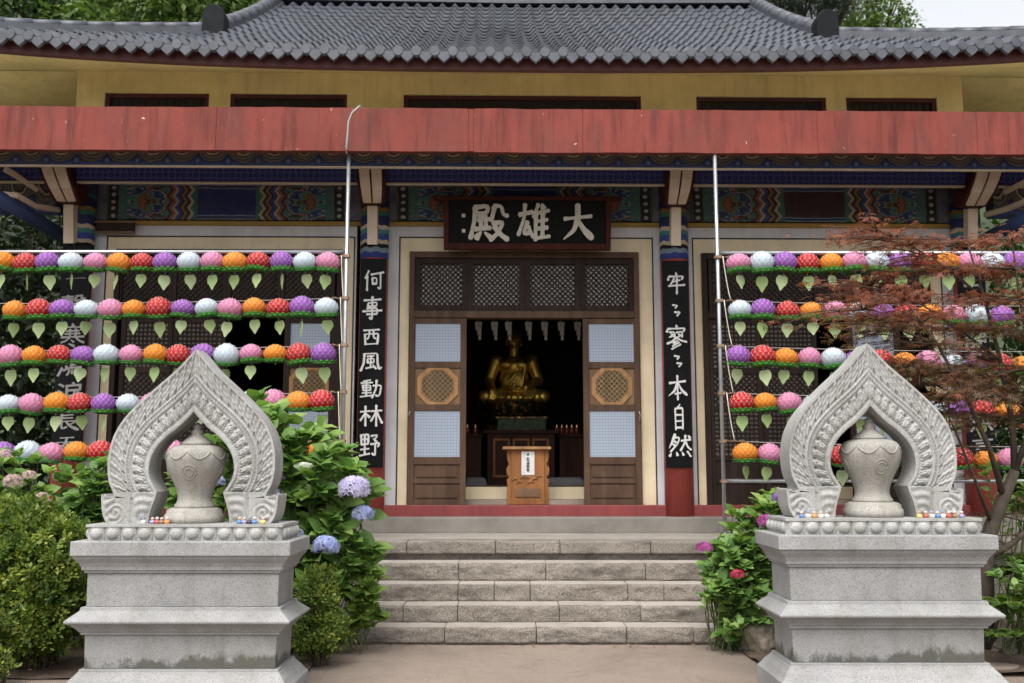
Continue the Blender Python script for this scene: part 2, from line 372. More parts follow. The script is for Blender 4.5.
# gold / statue
m = Mat('statue_gold', .40, .85); m.color(m.ramp(m.noise(6, 4, .6), [(.3, (.60, .36, .06)), (.7, (.85, .58, .12))])); MT['gold'] = m.m
m = Mat('altar_gilding', .4, .8); m.color(m.ramp(m.voro(14), [(.1, (.5, .32, .07)), (.45, (.10, .04, .015)), (.7, (.02, .05, .025))])); m.bump(m.voro(14), .6, .02); MT['gilding'] = m.m

# foliage ---------------------------------------------------------
def leafmat(name, stops, tr=.3, rough=.45, spec=.35):
    m = Mat(name, rough, 0, spec); c = m.ramp(m.attr('rnd'), stops); m.color(c)
    m.translucent(tr, m.mix(1.0, c, (1.0, 1.0, .55), 'MULTIPLY')); return m.m
MT['leaf_hydrangea'] = leafmat('hydrangea_leaf', [(0, (.07, .155, .04)), (.45, (.15, .28, .068)), (.8, (.25, .38, .10)), (1, (.37, .48, .15))], .42)
MT['leaf_light'] = leafmat('young_leaf', [(0, (.10, .20, .035)), (1, (.26, .36, .07))], .4)
MT['leaf_azalea'] = leafmat('azalea_leaf', [(0, (.045, .095, .02)), (.4, (.12, .19, .034)), (.75, (.25, .31, .055)), (1, (.40, .43, .10))], .4)
MT['leaf_tree'] = leafmat('tree_leaf', [(0, (.018, .045, .012)), (.6, (.045, .095, .022)), (1, (.11, .16, .035))], .3)
MT['leaf_bright'] = leafmat('bright_tree_leaf', [(0, (.045, .10, .02)), (1, (.16, .24, .05))], .35)
MT['leaf_pine'] = leafmat('pine_needle', [(0, (.012, .028, .012)), (1, (.045, .075, .03))], .15)
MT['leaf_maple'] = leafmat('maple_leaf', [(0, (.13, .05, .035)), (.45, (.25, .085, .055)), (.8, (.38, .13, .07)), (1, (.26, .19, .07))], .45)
MT['leaf_maple_dark'] = leafmat('green_brown_maple_leaf', [(0, (.10, .055, .03)), (.5, (.16, .085, .04)), (1, (.12, .17, .045))], .4)  # browner and greener leaves of the lower sprays
MT['leaf_fern'] = leafmat('fern_leaf', [(0, (.03, .08, .018)), (.7, (.08, .16, .03)), (1, (.25, .28, .05))], .3)
MT['stem'] = simple('green_stem', (.08, .10, .035), .7, .3)
MT['bark'] = simple('bark_brown', (.075, .055, .04), .9, .5, 14, bump=.7, stretch=(1, 1, .3))
MT['bark_maple'] = simple('maple_bark', (.062, .048, .036), .85, .4, 16, bump=.6, stretch=(1, 1, .4))
def floret(name, a, b, c):
    m = Mat(name, .6, 0, .2); cc = m.ramp(m.attr('rnd'), [(0, a), (.6, b), (1, c)]); m.color(cc); m.translucent(.25, cc); return m.m
MT['fl_blue'] = floret('blue_floret', (.26, .32, .60), (.42, .48, .76), (.66, .68, .86))
MT['fl_lilac'] = floret('lilac_floret', (.44, .40, .64), (.62, .57, .78), (.78, .75, .86))
MT['fl_pink'] = floret('pale_pink_floret', (.50, .30, .33), (.62, .44, .45), (.70, .60, .52))
MT['fl_white'] = floret('white_floret', (.45, .52, .36), (.62, .66, .52), (.75, .75, .66))
MT['fl_magenta'] = floret('magenta_floret', (.30, .03, .20), (.48, .07, .36), (.62, .18, .50))
MT['fl_red'] = floret('crimson_floret', (.45, .02, .08), (.62, .05, .14), (.7, .15, .22))
MT['fl_purple'] = floret('purple_floret', (.16, .06, .34), (.28, .12, .50), (.40, .22, .6))

# lanterns
def petal(name, base, tip):
    m = Mat(name, .5, 0, .3); a = m.attr('tip'); c = m.ramp(a, [(0, base), (.62, base), (.97, tip)]); c = m.mix(m.ramp(m.objrand(), [(0, 0), (1, .22)]), c, tuple(min(1, x*.75+.12) for x in base)); c = m.mix(m.ramp(m.noise(18, 3, .6), [(.4, 0), (.75, .3)]), c, tuple(x*.7 for x in base)); m.color(c); m.bump(m.noise(35, 3, .6), .5, .006); m.translucent(.48, c); return m.m
LCOL = {'orange': ((.84, .31, .02), (.90, .60, .22)), 'red': ((.62, .022, .025), (.86, .50, .45)), 'purple': ((.38, .12, .52), (.68, .46, .76)),
        'white': ((.66, .74, .80), (.88, .90, .92)), 'pink': ((.74, .29, .49), (.88, .62, .73))}
for k, (a, b) in LCOL.items(): MT['petal_'+k] = petal('petal_paper_'+k, a, b)
MT['calyx'] = petal('lantern_green_paper', (.06, .31, .045), (.26, .55, .16))
MT['tray'] = simple('lantern_tray_green', (.07, .26, .06), .5, .2)
m = Mat('wish_tag_paper', .6, 0, .3); c = m.ramp(m.objrand(), [(0, (.50, .66, .28)), (1, (.66, .76, .46))]); lines = (m.xyz('Object')[2]*70).fr().gt(.72)
c = m.mix(lines*.35, c, (.15, .25, .12)); m.color(c); m.translucent(.45, c); MT['tagpaper'] = m.m

# ------------------------------------------------------------------ leaf scatter
T_OV = (np.array([(0,0,0),(.3,-.40,.07),(.3,0,0),(.3,.40,.07),(.66,-.34,.02),(.66,0,-.05),(.66,.34,.02),(1,0,-.2)], float),
        [(0,1,2),(0,2,3),(1,4,5,2),(2,5,6,3),(4,7,5),(5,7,6)])
T_DI = (np.array([(0,0,0),(.5,-.32,.08),(1,0,0),(.5,.32,.08)], float), [(0,1,2),(0,2,3)])
_mv = [(0,0,0)]; _mf = []
for k, (an, ln) in enumerate(((-70,.55),(-35,.85),(0,1),(35,.85),(70,.55))):
    c, s_ = math.cos(R(an)), math.sin(R(an)); b = len(_mv); q = .075
    _mv += [(c*ln*.5+s_*q, s_*ln*.5-c*q, .02), (c*ln, s_*ln, -.12), (c*ln*.5-s_*q, s_*ln*.5+c*q, .02)]; _mf.append((0, b, b+1, b+2))
T_MA = (np.array(_mv, float), _mf)
_pv = []; _pf = []
for k in range(7):
    an = 2*math.pi*k/7; el = .35+.5*((k*37) % 10)/10; dx, dy, dz = math.cos(el), math.sin(el)*math.cos(an), math.sin(el)*math.sin(an); b = len(_pv)
    _pv += [(0, -.02, 0), (dx, dy, dz), (0, .02, .02)]; _pf.append((b, b+1, b+2))
T_PI = (np.array(_pv, float), _pf)
T_FL = (np.array([(0,0,0), (.25,.12,.03),(.5,.5,.0),(.12,.25,.03), (-.12,.25,.03),(-.5,.5,0),(-.25,.12,.03), (-.25,-.12,.03),(-.5,-.5,0),(-.12,-.25,.03), (.12,-.25,.03),(.5,-.5,0),(.25,-.12,.03)], float),
        [(0,1,2,3),(0,4,5,6),(0,7,8,9),(0,10,11,12)])
def unit(a): return a/np.maximum(np.linalg.norm(a, axis=-1, keepdims=True), 1e-9)
def scatter(name, tmpl, pos, axis, nrm, L, W, mat, parent=None, rnd=None, extra=None, smooth=True):
    """one mesh of leaves: template (along axis, across, normal) at every pos"""
    tv, tf = tmpl; pos = np.asarray(pos, float); n = len(pos); axis = unit(np.asarray(axis, float)); nrm = np.asarray(nrm, float)
    nrm = unit(nrm - axis*np.sum(axis*nrm, 1, keepdims=True)); side = np.cross(nrm, axis)
    L = np.broadcast_to(L, (n,))[:, None, None]; W = np.broadcast_to(W, (n,))[:, None, None]
    v = pos[:, None, :] + axis[:, None, :]*tv[None, :, 0:1]*L + side[:, None, :]*tv[None, :, 1:2]*W + nrm[:, None, :]*tv[None, :, 2:3]*L
    k = len(tv); v = v.reshape(-1, 3)
    if rnd is None: rnd = rng.random(n)
    o0 = WL.get(parent, Vector((0,0,0))) if parent else Vector((0,0,0)); v = v - np.array(o0)
    loops = []; starts = []; tot = []; c = 0
    base = np.arange(n)*k
    fl = [np.array(f) for f in tf]
    lv = np.concatenate([base[:, None] + f[None, :] for f in fl], 1).reshape(-1)
    sizes = np.tile(np.array([len(f) for f in fl]), n)
    me = bpy.data.meshes.new(name); me.vertices.add(len(v)); me.vertices.foreach_set('co', v.reshape(-1).astype(np.float32))
    me.loops.add(len(lv)); me.loops.foreach_set('vertex_index', lv.astype(np.int32))
    st = np.concatenate([[0], np.cumsum(sizes)[:-1]]); me.polygons.add(len(sizes)); me.polygons.foreach_set('loop_start', st.astype(np.int32)); me.polygons.foreach_set('loop_total', sizes.astype(np.int32))
    me.polygons.foreach_set('use_smooth', np.full(len(sizes), smooth)); me.update(calc_edges=True); me.validate()
    at = me.attributes.new('rnd', 'FLOAT', 'POINT'); at.data.foreach_set('value', np.repeat(rnd, k).astype(np.float32))
    me.materials.append(mat); o = bpy.data.objects.new(name, me); COL.objects.link(o); WL[o] = o0
    if parent: o.parent = parent
    return o
def rvec(n): return unit(rng.normal(size=(n, 3)))

def flower_head(parent, c, r, mat, n=110, flat=.8, label=None):
    c = Vector(c)+Vector((0, -.10, .0)); n = int(n*1.7)
    d = rvec(n); d[:, 2] = np.where(d[:, 2] < -.45, -d[:, 2], d[:, 2]); p = np.array(c) + d*np.array([r, r, r*flat])*(1+rng.normal(size=(n, 1))*.05)
    ax = np.cross(d, rvec(n))
    o = scatter('flower_head', T_FL, p, ax, d + rng.normal(size=(n, 3))*.25, r*.42, r*.42, mat, parent, smooth=False)
    if label: o['label'] = label
    return o

def leafy_shrub(name, base, blobs, n_stems, label, cat, mat, L=.13, leaves_per=7, stem_r=.007, group=None, zmin=None, side_leaves=3):
    """hydrangea habit: stems fanned from the base to tips all over the blobs, opposite leaf pairs along and at the tips"""
    rt = root(name, base, label, cat, group); b = Vector(base); st = MB(); pos = []; ax = []; nr = []; LL = []; RN = []
    vol = np.array([q[1][0]*q[1][1]+q[1][1]*q[1][2]+q[1][0]*q[1][2] for q in blobs]); vol = vol/vol.sum()
    for i in range(n_stems):
        c, rad = blobs[rng.choice(len(blobs), p=vol)]
        d = rvec(1)[0]
        if d[1] > .55: d[1] = -d[1]
        rr = rng.uniform(.55, 1.0)**.5; tip = Vector((c[0]+d[0]*rad[0]*rr, c[1]+d[1]*rad[1]*rr, c[2]+d[2]*rad[2]*rr))
        if zmin is not None and tip.z < zmin: tip.z = zmin+random.random()*.15
        root_p = b + Vector((random.uniform(-.18, .18)+(tip.x-b.x)*.35, random.uniform(-.12, .12)+(tip.y-b.y)*.35, 0))
        mid = root_p.lerp(tip, .55) + Vector((random.uniform(-.05, .05), random.uniform(-.05, .05), .06*(tip-root_p).length))
        pts = [root_p, root_p.lerp(mid, .5)+Vector((0, 0, .02)), mid, mid.lerp(tip, .55)+Vector((0, 0, .01)), tip]
        st.tube(pts, [stem_r, stem_r*.9, stem_r*.75, stem_r*.6, stem_r*.4], 5, cap=False)
        sd = np.array((tip-mid).normalized()); out = np.array((tip.x-c[0], tip.y-c[1], .3*(tip.z-c[2])+.12)); out = out/max(1e-6, np.linalg.norm(out))
        tone = rng.uniform(-.18, .22)
        for k in range(leaves_per+side_leaves):
            if k < leaves_per: p = np.array(tip) - sd*rng.uniform(0, .05); an = 2.4*k+rng.random()
            else: p = np.array(mid.lerp(tip, rng.uniform(.0, .85))); an = 2.4*k+rng.random()
            h = unit(np.cross(sd, [.3, .2, 1.0]) + 1e-4); h2 = np.cross(sd, h); q = h*math.cos(an)+h2*math.sin(an)
            a = q*1.0 + sd*.35 + out*.35 + np.array([0, -.1, rng.uniform(-.10, .50)]); pos.append(p); ax.append(a); nr.append(np.array([0, -.45, 1.0])+rng.normal(size=3)*.42+sd*.4)
            LL.append(L*rng.uniform(.6, 1.15)*(.75 if k in (0, 1) else 1)); RN.append(min(1, max(0, rng.uniform(.15, .75)+tone+(.15 if k in (0, 1) else 0))))
    st.build('stem', MT['stem'], rt); LL = np.array(LL)
    scatter('foliage', T_OV, pos, ax, nr, LL, LL*.80, mat, rt, np.array(RN)); return rt

def fine_shrub(name, base, blobs, n, label, cat, mat, L=.035, clump=14, group=None):
    """azalea habit: dense rosettes of small leaves over a lumpy surface"""
    rt = root(name, base, label, cat, group); st = MB(); b = Vector(base)
    pos = []; ax = []; nr = []; RN = []
    w_ = np.array([q[1][0]*q[1][2]+q[1][1]*q[1][2] for q in blobs]); w_ = w_/w_.sum()
    for i in range(n):
        c, rad = blobs[rng.choice(len(blobs), p=w_)]; c = np.array(c); rad = np.array(rad)
        d = rvec(1)[0]
        if d[1] > .6: d[1] = -d[1]
        lump = 1 + .30*mnoise.noise(Vector(c+d*2.3)*1.7) + .13*mnoise.noise(Vector(c*3+d*7)); p = c + d*rad*lump*rng.uniform(.80, 1.03)
        if p[2] < b.z+.03: continue
        if i % 9 == 0: st.tube([b+Vector((p[0]-b.x, p[1]-b.y, 0))*.35, b.lerp(Vector(p), .6)+Vector((0, 0, .08)), p], [.010, .006, .003], 4, cap=False)
        o = d/rad; o = o/np.linalg.norm(o); o = o*.6+np.array([0, 0, .7])+rng.normal(size=3)*.25; o = o/np.linalg.norm(o); tone = rng.uniform(-.34, .36)
        for k in range(clump):
            q = rvec(1)[0]; pos.append(p + q*rng.uniform(.0, .045)); ax.append(q*.9+o*.55); nr.append(o+q*.2); RN.append(min(1, max(0, .42+tone+rng.normal()*.14)))
    LL = L*rng.uniform(.65, 1.2, len(pos))
    scatter('foliage', T_DI, pos, ax, nr, LL, LL*.9, mat, rt, np.array(RN)); st.build('stem', MT['bark'], rt); return rt

def tree(name, base, h, trunk_r, blobs, n, label, mat, L=.16, tmpl=T_DI, group=None, bark='bark', W=.75, lean=(0, 0)):
    rt = root(name, base, label, 'tree', group); b = Vector(base); st = MB()
    top = b + Vector((lean[0], lean[1], h)); pts = [b, b.lerp(top, .33)+Vector((random.uniform(-.1, .1), 0, 0)), b.lerp(top, .66)+Vector((random.uniform(-.15, .15), 0, 0)), top]
    st.tube(pts, [trunk_r, trunk_r*.8, trunk_r*.55, trunk_r*.2], 10)
    limb = MB()
    pos = []; ax = []; nr = []; RN = []; w_ = np.array([np.prod(q[1])**.66 for q in blobs]); w_ /= w_.sum()
    for c, rad in blobs:
        c = Vector(c); a = b.lerp(top, min(.92, max(.25, (c.z-b.z)/h*.75))); limb.tube([a, a.lerp(c, .5)+Vector((0, 0, .15)), c], [trunk_r*.38, trunk_r*.25, trunk_r*.1], 6)
        for k in range(5):
            e = c + Vector(rvec(1)[0]*np.array(rad)*.8); limb.tube([c.lerp(a, .25), c.lerp(e, .5)+Vector((0, 0, .05)), e], [trunk_r*.16, trunk_r*.1, trunk_r*.03], 4)
    nc = n//16
    for i in range(nc):
        c, rad = blobs[rng.choice(len(blobs), p=w_)]; d = rvec(1)[0]; rr = rng.uniform(.35, 1.0)**.6
        lump = 1 + .3*mnoise.noise(Vector(np.array(c)+d*1.7)*1.1); p = np.array(c)+d*np.array(rad)*rr*lump; tone = rng.uniform(-.28, .28)
        for k in range(16):
            q = rvec(1)[0]; pos.append(p+q*np.array([1, 1, .6])*rng.uniform(.05, L*2.6)); ax.append(q+np.array([0, 0, -.15])); nr.append(rvec(1)[0]+np.array([0, -.2, .9])); RN.append(min(1, max(0, .45+tone+rng.normal()*.13)))
    LL = L*rng.uniform(.6, 1.2, len(pos))
    tr = st.build('trunk', MT[bark], rt); limb.build('limb', MT[bark], rt)
    scatter('crown', tmpl, pos, ax, nr, LL, LL*W, mat, rt, np.array(RN)); return rt

# ------------------------------------------------------------------ text
_glyphs = {}
def glyph(ch, offset=.012):
    key = (ch, offset)
    if key in _glyphs: return _glyphs[key]
    cu = bpy.data.curves.new('tmp', 'FONT'); cu.body = ch; cu.size = 1; cu.resolution_u = 3; cu.extrude = .02
    ob = bpy.data.objects.new('tmp', cu); COL.objects.link(ob); dg = bpy.context.evaluated_depsgraph_get(); dg.update()
    me = bpy.data.meshes.new_from_object(ob.evaluated_get(dg)); v = np.array([p.co[:] for p in me.vertices]); f = [tuple(q.vertices) for q in me.polygons]
    bpy.data.objects.remove(ob); bpy.data.meshes.remove(me); bpy.data.curves.remove(cu)
    if len(v):
        lo, hi = v.min(0), v.max(0); v = (v-(lo+hi)/2)/max(1e-6, max(hi[0]-lo[0], hi[1]-lo[1])*1.0)
    _glyphs[key] = (v, f); return v, f
STROKES = {   # brush strokes on a 100 x 100 field, y downwards
 '大': [[(8,42),(50,38),(92,34)], [(50,4),(49,40),(38,70),(8,97)], [(50,42),(66,70),(97,95)]],
 '雄': [[(4,31),(44,24)], [(24,5),(20,40),(4,82)], [(30,48),(16,80),(40,76)], [(34,62),(46,87)], [(62,4),(48,38)], [(55,30),(55,97)], [(74,4),(80,15)], [(56,26),(96,20)], [(56,48),(92,43)], [(56,68),(92,64)], [(56,92),(99,87)], [(76,24),(76,90)]],
 '殿': [[(12,12),(46,8),(46,25),(14,30)], [(12,12),(12,50),(2,93)], [(20,46),(50,42)], [(28,34),(29,66)], [(41,34),(41,66)], [(14,68),(53,64)], [(27,76),(14,93)], [(40,76),(51,90)], [(63,10),(60,34),(53,46)], [(63,10),(84,8),(84,32),(98,34)], [(58,54),(88,50),(74,76),(52,97)], [(62,62),(78,82),(99,97)]],
 '何': [[(26,4),(8,42)], [(18,28),(18,98)], [(36,22),(97,14)], [(42,40),(44,68)], [(42,40),(64,37),(62,64)], [(44,67),(62,64)], [(82,16),(83,92),(68,83)]],
 '事': [[(10,16),(90,12)], [(28,27),(30,41)], [(28,27),(72,24),(70,39)], [(30,41),(70,39)], [(24,51),(74,48),(74,72)], [(3,63),(97,58)], [(24,76),(74,73)], [(50,2),(50,96),(36,87)]],
 '西': [[(10,14),(90,10)], [(18,34),(22,92)], [(18,34),(82,30),(78,90)], [(40,14),(38,50),(29,63)], [(60,12),(60,54),(72,57)], [(22,88),(78,86)]],
 '風': [[(20,10),(18,60),(3,97)], [(20,10),(80,6),(80,60),(88,91),(99,78)], [(34,23),(64,19)], [(34,36),(36,56)], [(34,36),(66,33),(64,54)], [(36,56),(64,53)], [(50,24),(50,80)], [(29,83),(68,76)], [(62,66),(74,87)]],
 '動': [[(44,4),(14,12)], [(4,22),(54,18)], [(12,32),(14,60)], [(12,32),(46,30),(44,58)], [(14,45),(44,43)], [(14,59),(44,57)], [(28,8),(28,88)], [(8,72),(50,69)], [(2,91),(54,84)], [(58,36),(93,32),(88,84),(76,91),(69,82)], [(74,6),(72,50),(54,97)]],
 '林': [[(4,32),(46,26)], [(26,4),(26,97)], [(26,34),(4,73)], [(27,40),(44,58)], [(50,30),(97,24)], [(74,2),(74,98)], [(74,32),(50,75)], [(75,36),(99,85)]],
 '野': [[(8,8),(10,48)], [(8,8),(44,6),(42,46)], [(10,27),(42,25)], [(10,47),(42,45)], [(26,8),(26,88)], [(6,66),(46,63)], [(2,92),(51,84)], [(56,12),(88,8),(70,28)], [(66,22),(82,38)], [(52,46),(97,40),(88,55)], [(76,44),(76,92),(60,83)]],
 '寂': [[(50,1),(53,12)], [(14,18),(9,37)], [(14,20),(89,16),(80,33)], [(40,27),(20,58)], [(34,42),(72,35)], [(10,63),(94,56)], [(55,25),(52,99)]],
 '〃': [[(15,8),(62,14),(40,34)], [(35,64),(85,66),(55,94)]],
 '寥': [[(50,0),(52,8)], [(12,14),(7,29)], [(12,15),(91,12),(82,27)], [(20,30),(44,28),(42,50)], [(26,36),(34,42)], [(20,51),(38,42)], [(52,30),(79,27),(76,50)], [(58,36),(66,42)], [(53,51),(72,40)], [(50,50),(34,66),(8,77)], [(50,52),(70,64),(96,71)], [(56,64),(35,77)], [(62,72),(32,89)], [(70,80),(28,100)]],
 '本': [[(8,31),(92,24)], [(50,2),(50,99)], [(50,30),(34,62),(3,82)], [(52,32),(70,60),(99,79)], [(34,75),(67,72)]],
 '自': [[(58,0),(42,14)], [(22,18),(25,99)], [(22,18),(78,15),(77,97)], [(25,42),(76,40)], [(25,66),(76,64)], [(25,92),(76,90)]],
 '然': [[(30,4),(20,34),(2,62)], [(26,20),(51,16),(40,44),(7,78)], [(24,32),(34,40)], [(16,44),(28,52)], [(56,32),(97,26)], [(74,8),(72,40),(52,73)], [(74,38),(84,58),(99,71)], [(86,9),(94,20)], [(10,84),(5,99)], [(34,82),(38,96)], [(58,80),(64,94)], [(82,78),(97,97)]],
 '一': [[(4,56),(50,46),(97,44)]],
 '長': [[(26,4),(28,54)], [(28,8),(78,5)], [(28,23),(72,20)], [(28,38),(72,35)], [(4,56),(97,50)], [(30,54),(30,94),(50,84)], [(80,58),(56,74)], [(46,56),(66,82),(98,97)]],
 '天': [[(20,16),(80,12)], [(8,44),(92,38)], [(50,14),(48,46),(6,96)], [(50,46),(68,74),(98,94)]],
 '寒': [[(50,0),(53,9)], [(12,14),(7,29)], [(12,15),(91,12),(82,27)], [(26,32),(76,29)], [(22,44),(80,41)], [(6,58),(96,54)], [(40,24),(40,58)], [(62,23),(62,56)], [(40,58),(26,74),(6,84)], [(62,56),(76,70),(97,80)], [(46,70),(58,78)], [(40,86),(62,98)]],
}
def put_glyph(mb, ch, cx, cz, w_, h_, Y, wd=6.0, thick=.008, seed=0):
    """one character: brush strokes with swelling and tapering width, a millimetre proud of the board"""
    rs = random.Random(hash((ord(ch), int(seed))) & 0xffff)
    if ch not in STROKES:
        v, f = glyph(ch)
        for k, (dx, dz) in enumerate(((-.016, 0), (.016, .004), (0, -.012), (0, .014))):
            mb.add([(cx+(x+dx)*w_, Y-.001-.0004*k-(z > 0)*thick*.4, cz+(y+dz+.09*x)*h_) for x, y, z in v], f)
        return
    for si, st in enumerate(STROKES[ch]):
        pts = [np.array(p, float)+np.array([rs.uniform(-1.5, 1.5), rs.uniform(-1.5, 1.5)]) for p in st]
        # gentle rounding of the corners
        d = [pts[0]]
        for a, b in zip(pts[:-1], pts[1:]):
            n = max(3, int(np.linalg.norm(b-a)/6))
            for i in range(1, n+1): d.append(a+(b-a)*i/n)
        d = np.array(d)
        for _ in range(2):
            e = d.copy(); e[1:-1] = .25*d[:-2]+.5*d[1:-1]+.25*d[2:]; d = e
        n = len(d); tg = np.gradient(d, axis=0); tg /= np.maximum(np.linalg.norm(tg, axis=1, keepdims=True), 1e-6); nr = np.stack([-tg[:, 1], tg[:, 0]], 1)
        L = np.linalg.norm(np.diff(d, axis=0), axis=1).sum(); fall = d[-1, 1] > d[0, 1]+35 and abs(d[-1, 0]-d[0, 0]) > 25
        left = []; right = []; base = wd*rs.uniform(.85, 1.15)*(1.12 if abs(tg[0, 1]) > .7 else .92)
        for i in range(n):
            t = i/(n-1); wv = base*(.82+.30*math.exp(-((t-.04)/.10)**2)+.22*math.exp(-((t-.93)/.08)**2))
            if fall and d[-1, 0] < d[0, 0]: wv = base*(1.12-.85*max(0, t-.45)/.55)
            elif fall: wv = base*(.65+.9*t) if t < .86 else base*(1.42-4.5*(t-.86))
            elif L < 26: wv = base*(.6+.75*t)
            wv *= 1+.10*mnoise.noise(Vector((i*.9, si*3.1, seed*.7)))
            left.append(d[i]+nr[i]*wv*.62); right.append(d[i]-nr[i]*wv*.62)
        cap0 = d[0]-tg[0]*base*.38; cap1 = d[-1]+tg[-1]*base*.36*(0.4 if fall else 1)
        ring = [cap0]+left+[cap1]+right[::-1]
        y0 = Y - .0006*si - .0015; zz = lambda p: cz+(.5-p[1]/100)*h_; xx = lambda p: cx+(p[0]/100-.5)*w_
        vs = [(xx(p), y0-thick*.5, zz(p)) for p in ring]+[(xx(p), y0+.001, zz(p)) for p in ring]; m_ = len(ring)
        fs = [(i, (i+1) % m_, (i+1) % m_+m_, i+m_) for i in range(m_)]
        # front: quads between the two edges plus the rounded ends
        Lx = lambda i: 1+i
        Rx = lambda i: m_-1-i
        fs += [(Lx(i), Lx(i+1), Rx(i+1), Rx(i)) for i in range(n-1)] + [(0, Lx(0), Rx(0)), (Lx(n-1), n+1, Rx(n-1))]
        mb.add(vs, fs)

# ================================================================== SETTING
def sheet(name, x0, x1, y0, y1, z, mat, nx=1, ny=1, bumpy=0):
    mb = MB(); mb.grid(lambda u, v: (x0+(x1-x0)*u, y0+(y1-y0)*v, z + (bumpy*mnoise.noise(Vector((u*nx*.35, v*ny*.35, 2))) if bumpy else 0)), nx, ny)
    return tag(mb.build(name, mat), kind='structure')
sheet('ground', -300, 300, -60, 420, -.03, MT['hill'], 8, 8)
sheet('courtyard', -14, 14, -8, 9.1, 0, MT['court'])
sheet('garden_bed_left', -13, PX(336, 645, 9.0), 7.52, 10.4, .02, MT['soil'], 60, 24, .05)
sheet('garden_bed_right', PX(732, 645, 9.0), 13, 7.62, 10.4, .02, MT['soil'], 60, 24, .05)
mb = MB(); mb.grid(lambda u, v: (-90+180*u, 20+95*v, -.03+12.5*min(1, v*5.6)**1.5*(.92+.12*mnoise.noise(Vector((u*19, v*14, 0))))+v*(26*(1-u)**1.5)), 90, 50); tag(mb.build('hill', MT['hill']), kind='structure')

# ------------------------------------------------------------------ terrace and steps
ZT = .815; YT = 10.20; SZ = [0, .150, .300, .458, .625]
rt = root('stone_terrace', (0.15, 10.9, 0), 'long granite terrace platform that the temple hall stands on', 'terrace')
mb = MB(); mb.box(-8.6, 8.9, YT+.36, 12.05, .0, ZT-.012); mb.build('terrace_top', MT['terrace'], rt)
mb = MB(); x = -8.6; k = 0
while x < 8.9:
    wd = random.uniform(.62, 1.05); x1 = min(8.9, x+wd); mb.box(x+.002, x1-.002, YT+random.uniform(-.008, .008), YT+.37, ZT-.125, ZT+random.uniform(-.004, .006)); x = x1
mb.build('edge_stone', MT['step'], rt, .014, 2)
mb = MB(); mb.box(-8.6, 8.9, YT+.07, YT+.35, 0, ZT-.13); mb.build('front_wall', MT['step'], rt)
mb = MB(); mb.box(-6.4, 6.9, 11.78, 12.4, ZT-.02, .985); mb.build('kerb', MT['kerb'], rt, .015)
XL, XR = PX(341, 645, 9.0), PX(731, 645, 9.0)
rt = root('stone_steps', (.15, 9.2, 0), 'flight of rough granite block steps up to the terrace in front of the open door', 'steps')
smooth_ = lambda q: max(0, min(1, q))
for i in range(4):
    mb = MB(); y0 = 9.0+.30*i; z1 = SZ[i+1]; RS = SZ[i+1]-SZ[i]; x = XL+.02*i; xe = XR-.01*i
    while x < xe-.05:
        wd = random.uniform(.42, 1.0) if i != 2 else random.choice((.34, .95, .92)); x1 = min(xe, x+wd)
        if xe-x1 < .25: x1 = xe
        a = random.uniform(-.007, .007); b_ = random.uniform(-.004, .004)
        # rough block: front face as a bumpy grid
        n_u = max(3, int((x1-x)/.035)); n_v = 6; zb = 0 if i == 0 else z1-RS-.02
        def blk(u, v, x=x, x1=x1, zb=zb, z1=z1, y0=y0, a=a, b_=b_):
            X = x+.0035+(x1-x-.007)*u
            if v < .75:
                vv = v/.75; Z = zb+(z1+b_-zb)*vv; Y = y0+a
                edge = min(u, 1-u)*(x1-x)/.03; edge = min(1, edge, (vv)*6+.3, (1-vv)*7)
                Y -= .020*edge*(mnoise.noise(Vector((X*9, Z*9, i*3)))+.6*mnoise.noise(Vector((X*22, Z*22, i*3)))); Y += .016*(1-min(1, (1-vv)*9)) + .05*smooth_(1-vv*9) + .008*(1-min(1, min(u, 1-u)*(x1-x)/.012))
                return (X, Y, Z)
            vv = (v-.75)/.25; return (X, y0+a+.012+.345*vv, z1+b_-.002*mnoise.noise(Vector((X*6, vv*3, i))))
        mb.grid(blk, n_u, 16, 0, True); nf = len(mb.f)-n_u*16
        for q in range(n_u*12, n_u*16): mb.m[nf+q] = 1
        mb.box(x+.003, x1-.003, y0+.03, y0+.36, zb, z1-.012)
        x = x1
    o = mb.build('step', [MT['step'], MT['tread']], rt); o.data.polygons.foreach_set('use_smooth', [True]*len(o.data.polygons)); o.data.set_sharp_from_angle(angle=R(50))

# ================================================================== TEMPLE HALL
YW = 12.10                                   # wall front
hall = root('temple_hall', (0.16, 12.1, .985), 'grey tiled temple hall with red eave board, painted friezes and open brown doors', 'temple')
ZS = PZ(505, 12.05)                          # top of the red sill
ZB = .985
mb = MB(); mb.box(PX(56, 505, 12), PX(996, 505, 12), 11.96, 12.3, ZB-.02, ZS); mb.build('sill', MT['sill'], hall, .01)
WT = 5.06                                    # under the canopy
bays = [(113, 341, 88.5, 354.5, 101, 251), (408.5, 640.5, 386, 665.5, 397, 252.5), (704.5, 937, 692, 962, 696, 253)]
